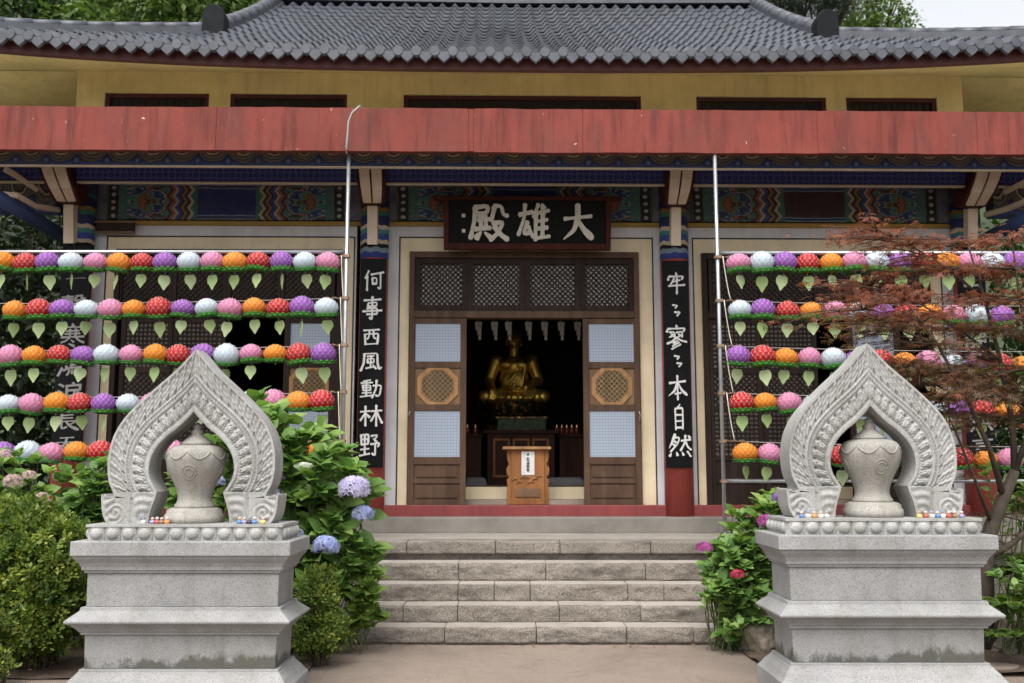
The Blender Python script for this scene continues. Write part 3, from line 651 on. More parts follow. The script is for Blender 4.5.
#        door frame x0,x1 ; white outer x0,x1 ; black line x0 ; frame top y
def X12(px): return PX(px, 380, YW)
mb = MB(); ztop = PZ(227, YW)
bl_in = [(102, 353), (397.3, 656), (695.5, 951)]
for (fx0, fx1, wx0, wx1, _b, fy), (b0, b1) in zip(bays, bl_in):
    zf = PZ(fy, YW); zb_ = PZ(237, YW)
    a0, a1, c0, c1, d0, d1 = X12(wx0), X12(wx1), X12(b0), X12(b1), X12(fx0), X12(fx1)
    lw = .02
    mb.box(a0, c0, YW, YW+.12, ZS, ztop, 0); mb.box(c1, a1, YW, YW+.12, ZS, ztop, 0); mb.box(c0, c1, YW, YW+.12, zb_, ztop, 0)
    mb.box(c0, c0+lw, YW+.004, YW+.12, ZS, zb_, 2); mb.box(c1-lw, c1, YW+.004, YW+.12, ZS, zb_, 2); mb.box(c0+lw, c1-lw, YW+.004, YW+.12, zb_-lw, zb_, 2)
    mb.box(c0+lw, d0, YW+.002, YW+.12, ZS, zb_-lw, 1); mb.box(d1, c1-lw, YW+.002, YW+.12, ZS, zb_-lw, 1); mb.box(d0, d1, YW+.002, YW+.12, zf, zb_-lw, 1)
mb.build('wall', [MT['white'], MT['cream'], MT['black']], hall)
# ochre moulding above the wall + violet lintel between
mb = MB(); mb.box(X12(80), X12(972), YW-.05, YW+.12, ztop, PZ(223, YW)); mb.build('lintel_moulding', MT['gold_line'], hall, .006)
# painted lintel panels
zp0, zp1 = PZ(222.6, YW-.02), PZ(186, YW-.02)
def panel(x0, x1, mt):
    mb = MB(); mb.box(X12(x0), X12(x1), YW-.03, YW+.12, zp0+.02, zp1); return mb.build('painted_panel', MT[mt], hall)
panel(101, 343, 'panel_blue'); panel(394, 656, 'panel_blue'); panel(695, 950, 'panel_red')
mb = MB()
for x0, x1 in ((78, 100.8), (343.2, 393.8), (656.2, 694.8), (950.2, 985)): mb = MB(); mb.box(X12(x0), X12(x1), YW-.015, YW+.12, zp0+.02, zp1); mb.build('lintel_block', MT['violet'], hall)
# upper part of the wall behind the friezes
mb = MB(); mb.box(X12(78), X12(985), YW+.02, YW+.12, zp1, 5.4); mb.build('upper_lintel', MT['violet'], hall)
# frieze bands under the canopy
XA, XB = -7.6, 7.9
mb = MB(); mb.box(XA, XB, 10.62, 10.66, PZ(166.3, 10.62), 5.03); mb.build('frieze_band', MT['scroll'], hall)
mb = MB(); mb.box(XA, XB, 10.605, 10.645, PZ(168.6, 10.6), PZ(166.4, 10.6)-.002); mb.build('frieze_moulding', MT['creamline'], hall, .006)
mb = MB(); mb.box(XA, XB, 11.30, 11.34, PZ(182.5, 11.3), 5.03); mb.build('frieze_band', MT['hex'], hall)
mb = MB(); mb.box(XA, XB, 11.285, 11.325, PZ(185, 11.28), PZ(182.7, 11.28)-.002); mb.build('frieze_moulding', MT['creamline'], hall, .006)
# canopy: fascia, roof, soffit
zf0, zf1 = PZ(152, 10.3), PZ(109, 10.3)
def fas(u, v):
    return None
mb = MB(); js = [-8.4, -6.2, -3.9, PX(215, 130, 10.3), PX(465.5, 130, 10.3), PX(471, 130, 10.3), PX(580, 130, 10.3), PX(816, 130, 10.3), 5.0, 6.9, 8.7]
for ja, jb in zip(js[:-1], js[1:]):
    ja += .0018; jb -= .0018; dy = random.uniform(-.0025, .0025); w0 = random.uniform(-.005, .005)
    def ff(u, v, ja=ja, jb=jb, dy=dy, w0=w0):
        X = ja+(jb-ja)*u; nz = mnoise.noise(Vector((X*.8, v*.7, 3.3)))*.012 + mnoise.noise(Vector((X*4, v*2, 9.3)))*.003
        return (X, 10.30+dy+nz, zf0+(zf1-zf0)*v + (w0 if v < .5 else -w0*.5) + (.007*mnoise.noise(Vector((X*3, v*9, 1))) if v in (0, 1) else 0))
    mb.grid(ff, max(2, int((jb-ja)/.05)), 10); mb.box(ja, jb, 10.33, 10.40, zf0+.012, zf1-.012)
    a_, b_ = Vector(ff(0, 0)), Vector(ff(1, 0)); mb.grid(lambda u, v: (ff(u, 0)[0], ff(u, 0)[1]+.09*v, ff(u, 0)[2]), max(2, int((jb-ja)/.05)), 1); mb.grid(lambda u, v: (ff(u, 1)[0], ff(u, 1)[1]+.09*v, ff(u, 1)[2]), max(2, int((jb-ja)/.05)), 1)
fo_ = mb.build('fascia', MT['fascia'], hall); mb = MB(); mb.box(-8.39, 8.69, 10.36, 10.395, zf0+.02, zf1-.02); mb.build('backing_board', MT['eavered'], fo_)
mb = MB(); mb.box(-8.4, 8.7, 10.402, 12.28, zf1-.14, zf1-.06); mb.build('canopy_roof', simple('canopy_roof_bounce', (.52, .50, .45), .9, .15, 3), hall)  # unseen top, coloured pale to bounce light onto the yellow wall and soffit
mb = MB(); mb.box(-8.4, 8.7, 10.402, 12.07, 5.035, 5.09); mb.build('canopy_soffit', MT['violet'], hall)
bx_ = root('wall_box', (PX(117, 228, 11.98), 11.98, PZ(234, 11.98)), 'narrow dark box fixed to the wall above the outer left bay corner', 'box'); mb = MB(); mb.box(PX(98, 228, 11.98), PX(136, 228, 11.98), 11.98, YW-.06, PZ(234, 11.98), PZ(223.5, 11.98)); mb.build('case', MT['darkwood'], bx_, .008)
mb = MB(); frame_ = (PX(98, 228, 11.98), PX(136, 228, 11.98), PZ(234, 11.98), PZ(223.5, 11.98)); mb.box(frame_[0]-.012, frame_[1]+.012, 11.972, 11.979, frame_[3]-.012, frame_[3]+.008); mb.box(frame_[0]-.012, frame_[1]+.012, 11.972, 11.979, frame_[2]-.008, frame_[2]+.012); mb.build('trim', MT['panelwood'], bx_)
# pillars
for cx, mt in ((73.5, 0), (372, 0), (677.5, 0), (979.5, 0)):
    X = PX(cx, 400, 12.0); mb = MB(); mb.lathe([(.172, ZB+.001), (.172, PZ(258, 11.85))], (X, 12.0, 0), 28); p = mb.build('pillar', MT['redpillar'], hall)
    mb = MB(); mb.lathe([(.174, PZ(258, 11.85)), (.174, 5.03)], (X, 12.0, 0), 28); mb.build('painted_head', MT['head'], p)
# brackets: cream double ribs curling from the frieze back to the pillar head
def bracket(tx, tw, bx, bw):
    mb = MB(); ctrl = [(tx, 169.5, 11.13, tw), ((tx*.85+bx*.15), 178, 11.14, tw*.98), ((tx*.55+bx*.45), 190, 11.18, tw*.92), ((tx*.15+bx*.85), 203, 11.5, tw*.80), (bx, 206.5, 11.66, bw), (bx, 245, 11.74, bw)]
    cps = []; n_ = 20
    for i in range(len(ctrl)-1):
        for k in range(6 if i < 4 else 2): t = k/(6 if i < 4 else 2); cps.append([a+(b-a)*t for a, b in zip(ctrl[i], ctrl[i+1])])
    cps.append(list(ctrl[-1]))
    prev = None
    for side in (-1, 1):
        prev = None
        for px, py, Y, wd in cps:
            g = .045 if py < 205 else .0
            q = P(px, py, Y); hw = wd/2*Y/F; xa, xb = (q.x-hw, q.x-hw*g*2) if side < 0 else (q.x+hw*g*2, q.x+hw)
            ring = [(xa, Y, q.z), (xb, Y, q.z), (xb, Y+.12, q.z+.03), (xa, Y+.12, q.z+.03)]
            if prev: mb.add(prev+ring, [(0, 1, 5, 4), (1, 2, 6, 5), (2, 3, 7, 6), (3, 0, 4, 7)])
            prev = ring
    o = mb.build('bracket', MT['bracket'], hall, autosmooth=35)
    mb = MB(); prev = None
    for px, py, Y, wd in cps[:-2]:
        q = P(px, py, Y); hw = wd/2*Y/F*1.02+.035; xa, xb = q.x-hw, q.x+hw
        ring = [(xa, Y+.035, q.z), (xb, Y+.035, q.z), (xb, Y+.3, q.z+.10), (xa, Y+.3, q.z+.10)]
        if prev: mb.add(prev+ring, [(0, 1, 5, 4), (1, 2, 6, 5), (2, 3, 7, 6), (3, 0, 4, 7)])
        prev = ring
    mb.build('bracket_core', MT['signframe'], o)
bracket(55, 24, 71, 10); bracket(369, 23, 372, 10); bracket(681, 23, 676, 10); bracket(992, 25, 976, 10)
# tie beams that run from the corner pillars out to the canopy corner
for (a, b, m_) in (((66, 238, 11.95), (-16, 190, 10.7), 1), ((985, 240, 11.95), (1050, 205, 10.7), 1)):
    mb = MB(); mb.tube([P(*a), P(*b)], .085, 14); mb.build('corner_beam', MT['bluebeam'], hall)
for (pts) in ([(62, 212, 11.8), (40, 209, 11.5), (20, 198, 11.1), (-6, 196, 10.9)], [(40, 192, 11.5), (22, 180, 11.2), (8, 172, 10.9)], [(988, 213, 11.8), (1010, 207, 11.5), (1036, 196, 11.0)], [(1008, 190, 11.4), (1030, 178, 11.0)]):
    mb = MB(); q = [P(*p) for p in pts]
    for i in range(len(q)-1): mb.bar(q[i], q[i+1], .06, .05)
    mb.build('corner_bracket', MT['bracket'], hall, .006)
mb = MB(); mb.box(X12(965), X12(1180), YW, YW+.1, 2.6, 5.03); 
mb = MB(); mb.box(-6.9, X12(62), 11.75, 11.95, PZ(214, 11.8), PZ(186, 11.8)); mb.build('side_lintel', MT['scroll'], hall); mb = MB(); mb.box(X12(994), 7.3, 11.75, 11.95, PZ(214, 11.8), PZ(186, 11.8)); mb.build('side_lintel', MT['scroll'], hall)

# interior shell
xi0, xi1 = X12(80), X12(975); yb = 17.2; ZF = 1.335
mb = MB(); mb.box(xi0, xi0+.1, YW+.13, yb, ZB, 5.2); mb.build('side_wall', MT['yellow'], hall); mb = MB(); mb.box(xi1-.1, xi1, YW+.13, yb, ZB, 5.2); mb.build('side_wall', MT['yellow'], hall)
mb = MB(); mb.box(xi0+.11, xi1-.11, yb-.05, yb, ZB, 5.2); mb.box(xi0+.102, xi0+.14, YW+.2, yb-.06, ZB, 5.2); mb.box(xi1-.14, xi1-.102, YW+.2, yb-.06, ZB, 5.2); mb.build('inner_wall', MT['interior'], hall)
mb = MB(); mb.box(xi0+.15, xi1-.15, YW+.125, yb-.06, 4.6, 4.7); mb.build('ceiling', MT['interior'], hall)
mb = MB(); mb.box(xi0+.15, xi1-.15, 12.75, yb-.06, ZF-.1, ZF); mb.build('interior_floor', MT['intfloor'], hall)
mb = MB(); mb.box(xi0+.15, xi1-.15, 12.62, 12.745, ZB, PZ(487, 12.62)); mb.build('door_step', MT['cream'], hall, .008)
mb = MB(); mb.box(xi0+.15, xi1-.15, 12.21, 12.615, ZB, PZ(499, 12.62)); mb.build('threshold_floor', simple('worn_threshold', (.24, .20, .16), .7, .3, 5, stretch=(.2, 1, 1)), hall)

# ---- door frames, transoms, leaves ----
YD = 12.06
def lattice(mb, x0, x1, z0, z1, y, pitch, wd, th, diag=True, m=0):
    """lattice bars clipped to the rectangle"""
    if diag:
        W_, H_ = x1-x0, z1-z0; n = int((W_+H_)/pitch)+2
        for sgn in (1, -1):
            for i in range(-1, n+1):
                c = i*pitch - (0 if sgn > 0 else H_)
                # line x = x0 + c -+ (z-z0)
                pts = []
                za = 0; zb2 = H_
                xa = c - za if sgn > 0 else c + za; xb = c - zb2 if sgn > 0 else c + zb2
                t0, t1 = 0.0, 1.0; dx = xb-xa
                for lim, s in ((0, -1), (W_, 1)):
                    if abs(dx) < 1e-9: continue
                    t = (lim-xa)/dx
                    if (s < 0) == (dx > 0): t0 = max(t0, t)
                    else: t1 = min(t1, t)
                if t1-t0 < .02: continue
                a = Vector((x0+xa+dx*t0, y+(.003 if sgn > 0 else -.003), z0+H_*t0)); b = Vector((x0+xa+dx*t1, y+(.003 if sgn > 0 else -.003), z0+H_*t1))
                mb.bar(a, b, wd, th, m)
    else:
        n = max(1, round((x1-x0)/pitch)); k = max(1, round((z1-z0)/pitch))
        for i in range(1, n): xx = x0+(x1-x0)*i/n; mb.bar((xx, y, z0), (xx, y, z1), wd, th, m)
        for i in range(1, k): zz = z0+(z1-z0)*i/k; mb.bar((x0, y-.003, zz), (x1, y-.003, zz), wd, th, m)
def frame_rect(mb, x0, x1, z0, z1, y0, y1, w_, m=0, wt=None, wb=None):
    wt = wt or w_; wb = wb or w_
    mb.box(x0, x0+w_, y0, y1, z0, z1, m); mb.box(x1-w_, x1, y0, y1, z0, z1, m); mb.box(x0+w_, x1-w_, y0+.002, y1, z1-wt, z1, m); mb.box(x0+w_, x1-w_, y0+.002, y1, z0, z0+wb, m)

def bay_frame(fx0, fx1, fy, mat):
    mb = MB(); x0, x1 = X12(fx0), X12(fx1); zt = PZ(fy, YW); w_ = .065
    mb.box(x0, x0+w_, YD-.01, YD+.16, ZS, zt); mb.box(x1-w_, x1, YD-.01, YD+.16, ZS, zt); mb.box(x0+w_, x1-w_, YD-.008, YD+.16, zt-.075, zt)
    mb.box(x0+w_, x1-w_, YD-.008, YD+.16, PZ(318, YD), PZ(311, YD))
    return mb.build('door_frame', MT[mat], hall, .006)
for (fx0, fx1, wx0, wx1, _b, fy) in bays: bay_frame(fx0, fx1, fy, 'door' if fx0 == 408.5 else 'darkwood')
def transom(px0, px1, y0, y1, inset, hole, pitch, wd):
    x0, x1, z1, z0 = PX(px0, 300, YD), PX(px1, 300, YD), PZ(y0, YD), PZ(y1, YD)
    mb = MB(); frame_rect(mb, x0, x1, z0, z1, YD+.02, YD+.09, .07 if inset > 5 else .05); t = mb.build('transom_window', MT['darkwood'], hall, .005)
    i = .071 if inset > 5 else .051
    mb = MB(); lattice(mb, x0+i, x1-i, z0+i, z1-i, YD+.05, pitch, wd, .02); mb.build('lattice', MT['darkwood'], t)
    mb = MB(); mb.box(x0+i-.01, x1-i+.01, YD+.075, YD+.083, z0+i-.01, z1-i+.01); mb.build('backing_paper', MT[hole], t)
tx = [414.5, 467.5, 525, 580.5, 635]
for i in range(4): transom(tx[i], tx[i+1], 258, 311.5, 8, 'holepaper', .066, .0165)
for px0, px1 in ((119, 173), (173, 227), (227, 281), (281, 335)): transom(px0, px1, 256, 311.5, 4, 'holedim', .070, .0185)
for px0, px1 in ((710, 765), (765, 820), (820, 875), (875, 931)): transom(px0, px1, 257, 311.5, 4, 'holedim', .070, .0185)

def octa(cx, cz, r): return [(cx+r*math.cos(R(22.5+45*k)), cz+r*math.sin(R(22.5+45*k))) for k in range(8)]
def paper_leaf(px0, px1, mat='door', label=None, py0=318.5, py1=505.5, y=YD-.03, octagon=True):
    x0, x1, z1, z0 = PX(px0, 410, y), PX(px1, 410, y), PZ(py0, y), PZ(py1, y); H = z1-z0; W_ = x1-x0; sw = .072
    mb = MB(); 
    mb.box(x0, x0+sw, y, y+.045, z0, z1); mb.box(x1-sw, x1, y, y+.045, z0, z1)
    def rail(f0, f1): mb.box(x0+sw, x1-sw, y+.002, y+.045, z0+H*f0, z0+H*f1)
    rail(.972, 1); rail(.73, .765); rail(.50, .535); rail(.215, .255); rail(.115, .14); rail(0, .03)
    d = mb.build('door', MT[mat], hall, .005)
    if label: d['label'] = label
    for f0, f1 in ((.765, .972), (.255, .50)):
        mb = MB(); mb.box(x0+sw-.005, x1-sw+.005, y+.018, y+.024, z0+H*f0-.005, z0+H*f1+.005); mb.build('paper_pane', MT['paper'], d)
    for f0, f1 in ((.14, .215), (.03, .115)):
        mb = MB(); mb.box(x0+sw, x1-sw, y+.02, y+.03, z0+H*f0, z0+H*f1); mb.box(x0+sw+.03, x1-sw-.03, y+.008, y+.02, z0+H*f0+.02, z0+H*f1-.02); mb.build('bottom_panel', MT[mat], d, .006)
    cx, cz = (x0+x1)/2, z0+H*.633; r = H*.118
    mb = MB(); mb.box(x0+sw, x1-sw, y+.024, y+.034, z0+H*.535, z0+H*.73); mb.build('middle_panel', MT['panelwood'], d)
    mb = MB(); o_, i_ = octa(cx, cz, r), octa(cx, cz, r*.78); n = 8
    vs = [(a, y+.006, b) for a, b in o_]+[(a, y+.006, b) for a, b in i_]+[(a, y+.024, b) for a, b in o_]+[(a, y+.024, b) for a, b in i_]
    fs = []
    for k in range(8): j = (k+1) % 8; fs += [(k, j, 8+j, 8+k)[::1], (k, 16+k, 16+j, j), (8+k, 8+j, 24+j, 24+k)]
    mb.add(vs, fs); mb.build('octagon_frame', MT['octwood'], d)
    mb = MB(); q = r*.72*.94; 
    mb2 = MB(); lattice(mb2, cx-q, cx+q, cz-q, cz+q, y+.016, .062, .014, .010)
    # keep only the bars' part inside the ring: rebuild clipped by a circle
    mb = MB(); rr = r*.76
    for sgn in (1, -1):
        for k in range(-6, 7):
            c = k*.045
            if abs(c) >= rr: continue
            hl = math.sqrt(rr*rr-c*c); dx, dz = math.cos(R(45*sgn)), math.sin(R(45*sgn)); ox, oz = -dz*c, dx*c
            mb.bar((cx+ox-dx*hl, y+.014+.002*sgn, cz+oz-dz*hl), (cx+ox+dx*hl, y+.014+.002*sgn, cz+oz+dz*hl), .0085, .008)
    mb.build('octagon_lattice', MT['octwood'], d)
    mb = MB(); mb.prism([(a, b) for a, b in octa(cx, cz, r*.79)], y+.0225, y+.0236); mb.build('octagon_backing', simple('octagon_backing_green', (.075, .075, .05), .8, .3), d)
    return d
dl = paper_leaf(408.5, 466, label='left door leaf'); dr = paper_leaf(583.5, 641, label='right door leaf')
# small metal hooks on the two leaves
for d, px, s in ((dl, 410, -1), (dr, 639, 1)):
    y = YD-.035; q = P(px, 413, y); mb = MB(); mb.tube([q+Vector((0, -.004, .02)), q+Vector((s*.0, -.02, .01)), q+Vector((s*.015, -.02, -.02)), q+Vector((0, -.018, -.10 if s > 0 else -.03))], .006, 6); mb.build('hook', MT['metal'], d)
def lattice_leaf(px0, px1, py0=318.5, py1=505.5, y=YD+.02):
    x0, x1, z1, z0 = PX(px0, 410, y), PX(px1, 410, y), PZ(py0, y), PZ(py1, y); H = z1-z0; sw = .06
    mb = MB(); mb.box(x0, x0+sw, y, y+.045, z0, z1); mb.box(x1-sw, x1, y, y+.045, z0, z1)
    for f0, f1 in ((.972, 1), (.70, .735), (.50, .53), (.235, .265), (.115, .14), (0, .03)): mb.box(x0+sw, x1-sw, y+.002, y+.045, z0+H*f0, z0+H*f1)
    d = mb.build('door', MT['darkwood'], hall, .005)
    for f0, f1, dg in ((.735, .972, 0), (.53, .70, 1), (.265, .50, 0)):
        mb = MB(); lattice(mb, x0+sw, x1-sw, z0+H*f0, z0+H*f1, y+.02, .052 if not dg else .07, .018, .012, bool(dg)); mb.build('lattice', MT['darkwood'], d)
        mb = MB(); mb.box(x0+sw-.005, x1-sw+.005, y+.032, y+.038, z0+H*f0-.005, z0+H*f1+.005); mb.build('backing_paper', MT['holedim'], d)
    for f0, f1 in ((.14, .235), (.03, .115)):
        mb = MB(); mb.box(x0+sw, x1-sw, y+.015, y+.03, z0+H*f0, z0+H*f1); mb.build('bottom_panel', MT['darkwood'], d)
lattice_leaf(119.5, 171); lattice_leaf(171.5, 224); paper_leaf(283, 334.5, 'darkwood', y=YD+.0)
lattice_leaf(710.5, 764); lattice_leaf(764.5, 821); paper_leaf(852, 906, 'darkwood', y=YD+.0)

# ---- upper storey ----
YU = 12.30
zt_ = PZ(74, YU); XU0, XU1 = PX(80, 95, YU), PX(966, 95, YU)
wins = [(108, 211), (232, 348), (404, 641.5), (697, 828), (848, 940)]
zw1 = PZ(95, YU); zw0 = zw1-.62
mb = MB(); xs = [XU0]+[PX(p, 95, YU) for wv in wins for p in wv]+[XU1]
for i in range(0, len(xs), 2): mb.box(xs[i], xs[i+1], YU, YU+.2, zw0, zw1)
mb.box(XU0, XU1, YU, YU+.2, zw1, zt_); mb.box(XU0, XU1, YU, YU+.2, 5.15, zw0); mb.box(XU0, XU0+.2, YU+.2, yb+.4, 5.15, zt_); mb.box(XU1-.2, XU1, YU+.2, yb+.4, 5.15, zt_); mb.box(XU0, XU1, yb+.4, yb+.6, 0, zt_)
mb.build('upper_wall', MT['yellow'], hall)
for a, b in wins:
    x0, x1 = PX(a, 95, YU), PX(b, 95, YU); mb = MB(); frame_rect(mb, x0, x1, zw0, zw1, YU+.03, YU+.14, .05); wv = mb.build('upper_window', MT['eavered'], hall)
    mb = MB(); mb.box(x0+.05, x1-.05, YU+.09, YU+.11, zw0+.05, zw1-.05); mb.build('dark_pane', MT['interior'], wv)
    mb = MB(); n = max(3, int((x1-x0)/.09))
    for k in range(1, n): xx = x0+.05+(x1-x0-.1)*k/n; mb.box(xx-.008, xx+.008, YU+.07, YU+.085, zw0+.05, zw1-.05)
    mb.build('window_bar', MT['darkwood'], wv)

# ---- main roof ----
XC = .15; YE = 11.0; ZE = PZ(62, YE)+.105
HX = 7.25; SX = 4.18                                       # half width at the eave corner, at the finials
def slope(s): return .488*s + .0205*s*s
SF = 2.05; SR = 5.35
def rise(X): return .185*(abs(X-XC)/6.1)**2.6
def surf(X, s): 
    return ZE + slope(s) + rise(X)*max(0, 1-s/4.2)
def lim(s): return SX + (HX-SX)*max(0, (SF-s))/SF
PER = .212
def prof(X):
    t = ((X-XC)/PER) % 1.0
    return .040*math.cos(2*math.pi*t) + .012*math.cos(4*math.pi*t)
STEP = .335
mb = MB(); rows = int(SR/STEP)+1; per_seg = 8; ncol = int(2*HX/PER)
for r_ in range(rows):
    s0 = r_*STEP; s1 = s0+STEP
    L_ = lim(s0); k0 = -int(L_/PER*per_seg) ; k1 = -k0
    idx = {}; vs = []
    for k in range(k0, k1+1):
        X = XC + k*PER/per_seg; h = prof(X)
        jt = .006*mnoise.noise(Vector((math.floor((k+4)/per_seg)*1.7, r_*2.3, 0)))
        # a scalloped lower lip, its upper end tucked under the next row
        lip = .020*math.cos(2*math.pi*(((X-XC)/PER) % 1.0))
        u_ = (X, YE+s0+.075, surf(X, s0+.075)+h-.006); a0 = (X, YE+s0+.004, surf(X, s0)+h+.026+jt); a = (X, YE+s0, surf(X, s0)+h+.052+jt); b = (X, YE+s1+.08, surf(X, s1+.08)+h-.004+jt)
        vs += [u_, a0, a, b]
    n = k1-k0
    mb.add(vs, [q for i in range(n) for q in ((4*i, 4*i+4, 4*i+5, 4*i+1), (4*i+1, 4*i+5, 4*i+6, 4*i+2), (4*i+2, 4*i+6, 4*i+7, 4*i+3))], 0, False)
roof = mb.build('roof', MT['tile'], hall); 
roof.data.polygons.foreach_set('use_smooth', [True]*len(roof.data.polygons)); roof.data.set_sharp_from_angle(angle=R(38))
# side and rear slopes
def eave_pt(X): return Vector((X, YE, surf(X, 0)))
mb = MB()
ridge_z = surf(XC, SR); ridge_y = YE+SR
for sgn in (-1, 1):
    def side(u, v, sgn=sgn):
        s = SF*v; yf = YE + s*1.0; yb2 = 2*ridge_y - yf; y = yf+(yb2-yf)*u; X = XC+sgn*lim(s)
        t = (y % .212)/.212; return (X, y, ZE+slope(s)+rise(XC+lim(s))*max(0, 1-s/4.2)*(abs(2*u-1)**2.6)+.03*math.cos(2*math.pi*t)+(.03*(1-((s/.185) % 1))))
    mb.grid(side, 220, 32, 0, True)
def rear(u, v):
    s = SR*v; X = XC+(2*u-1)*lim(s); return (X, 2*ridge_y-(YE+s), surf(X, s)+prof(X))
mb.grid(rear, 200, 10, 0, True)
for sgn in (-1, 1):                                    # gable ends above the hips
    X = XC+sgn*(SX-.1); y0, y1 = YE+SF, 2*ridge_y-YE-SF; mb.add([(X, y0, surf(X, SF)), (X, y1, surf(X, SF)), (X, ridge_y, ridge_z)], [(0, 1, 2)], 0)
mb.build('rear_slope', MT['tile'], roof)
# ridges
def ridge(path, r, name='ridge', sub=None):
    """stacked flat courses under a row of round cap tiles"""
    mb = MB(); n = len(path)
    for i in range(n-1):
        a, b = Vector(path[i]), Vector(path[i+1])
        mb.bar(a+Vector((0, 0, -.06)), b+Vector((0, 0, -.06)), r*2.4, .14, 0, Vector((0, 0, 1))); mb.bar(a+Vector((0, 0, .05)), b+Vector((0, 0, .05)), r*1.9, .08, 0, Vector((0, 0, 1)))
        L_ = (b-a).length; k = max(1, int(L_/.24))
        for j in range(k): p = a.lerp(b, j/k)+Vector((0, 0, .10)); q = a.lerp(b, (j+1)/k)+Vector((0, 0, .10)); mb.tube([p, q], [r*1.0, r*.9], 10)
    return mb.build(name, MT['ridge'], roof)
for sgn in (-1, 1):
    X = XC+sgn*SX
    ridge([(XC+sgn*(SX-.07*((s-SF)/(SR-SF))), YE+s, surf(X, s)+.05) for s in np.linspace(SF+.1, SR, 9)], .105)
    ridge([(XC+sgn*lim(s), YE+s, ZE+slope(s)+rise(XC+lim(s))*max(0, 1-s/4.2)+.03) for s in np.linspace(SF-.05, .08, 12)], .07)
    # finial: upright arched end tile
    fx, fy, fz = X, YE+SF-.10, surf(X, SF)-.08; pts = []
    wd = .150; hh = .42
    for k in range(13): t = math.pi*k/12; pts.append((fx+wd*math.cos(t), fz+hh-wd+wd*1.15*math.sin(t)))
    pts = [(fx+wd+.03, fz-.05)] + [(fx+wd, fz+.05)] + pts + [(fx-wd, fz+.05), (fx-wd-.03, fz-.05)]
    mb = MB(); mb.prism(pts, fy-.10, fy+.16); mb.build('finial', MT['finial'], roof, .012)
ridge([(XC-SX+.07, ridge_y, ridge_z+.14), (XC, ridge_y, ridge_z+.10), (XC+SX-.07, ridge_y, ridge_z+.14)], .15)
# eave end tiles: round caps on the humps, pointed drip tiles in the troughs
mb = MB(); k = -int(HX/PER)
while k*PER < HX:
    X = XC+k*PER; z = surf(X, 0)+.022; y = YE-.012
    pts = [(X+.058*math.cos(2*math.pi*j/14), z-.015+.058*math.sin(2*math.pi*j/14)) for j in range(14)]; mb.prism(pts, y-.022, y+.05)
    X2 = X+PER/2; z2 = surf(X2, 0)-.028
    mb.prism([(X2-.082, z2+.045), (X2-.080, z2-.015), (X2-.05, z2-.052), (X2, z2-.095), (X2+.05, z2-.052), (X2+.080, z2-.015), (X2+.082, z2+.045), (X2+.045, z2+.03), (X2, z2+.022), (X2-.045, z2+.03)], y-.012, y+.04); k += 1
mb.build('eave_tile', MT['ridge'], roof, .004)
# dark red eave board and yellow soffit
def strip(fn0, fn1, n=70): return None
mb = MB(); n = 80
def eb(u, v):
    X = XC+(2*u-1)*(HX-.05); z1 = surf(X, 0)-.01; z0 = PZ(70.5, YE+.12)+rise(X)*1.0; return (X, YE+.10, z0+(z1-z0)*v)
mb.grid(eb, n, 1); mb.grid(lambda u, v: (eb(u, 0)[0], YE+.10+.09*v, eb(u, 0)[2]), n, 1)
mb.build('eave_board', MT['eavered'], hall)
mb = MB(); mb.grid(lambda u, v: (eb(u, 0)[0], YE+.165+(YU-YE-.16)*v, eb(u, 0)[2]*(1-v)+(zt_-.012)*v+.012), n, 6)
for sgn in (-1, 1):
    xw = XU0 if sgn < 0 else XU1
    mb.grid(lambda u, v, sgn=sgn, xw=xw: (xw+(XC+sgn*(HX-.12)-xw)*u, YU-.02+(yb+.4-YU)*v, zt_-.012-.40*u*min(1, v*4)), 2, 16)
mb.build('soffit', MT['yellow'], hall)

# ================================================================== NAME BOARD AND PLAQUES
def box_t(mb, x0, x1, z0, z1, yf, th, tilt, m=0):
    """box leaning forward: y of a point = yf - tilt*(z-z0)"""
    zc = z0
    vs = []
    for y in (0, th):
        for x, z in ((x0, z0), (x1, z0), (x1, z1), (x0, z1)): vs.append((x, yf+y-tilt*(z-zb_sign), z))
    mb.add(vs, [(0, 1, 2, 3), (7, 6, 5, 4), (0, 4, 5, 1), (1, 5, 6, 2), (2, 6, 7, 3), (3, 7, 4, 0)], m)
YB = 11.86; TILT = .20
zb_sign = PZ(250, YB); zt_sign = PZ(196.5, YB-.13); sx0, sx1 = PX(443.5, 222, YB-.06), PX(610.5, 222, YB-.06)
rt = root('name_board', ((sx0+sx1)/2, YB, zb_sign), 'large black name board with three big white characters over the middle door', 'name board')
mb = MB(); fw = .062
box_t(mb, sx0, sx0+fw, zb_sign, zt_sign, YB-.03, .07, TILT); box_t(mb, sx1-fw, sx1, zb_sign, zt_sign, YB-.03, .07, TILT)
box_t(mb, sx0-.13, sx1+.13, zt_sign-.045, zt_sign, YB-.035, .08, TILT); box_t(mb, sx0+fw, sx1-fw, zb_sign, zb_sign+.075, YB-.032, .07, TILT)
mb.build('frame', MT['signframe'], rt, .006)
mb = MB(); box_t(mb, sx0+fw, sx1-fw, zb_sign+.076, zt_sign-.046, YB, .04, TILT); mb.build('board', MT['blackpaint'], rt)
def sgn_glyph(ch, px0, px1, py0, py1, wob, off, seed):
    Y = YB-.012; cx = (PX(px0, 222, Y)+PX(px1, 222, Y))/2; w_ = PX(px1, 222, Y)-PX(px0, 222, Y); cz = (PZ(py0, Y-.06)+PZ(py1, Y-.06))/2; h_ = PZ(py0, Y-.06)-PZ(py1, Y-.06)
    b = MB(); put_glyph(b, ch, cx, cz, w_, h_, 0, 10.0, .012, seed)
    mb = MB(); mb.add([(x, Y + y - TILT*(z-zb_sign), z) for x, y, z in b.v], b.f); mb.build('character', MT['letter'], rt)
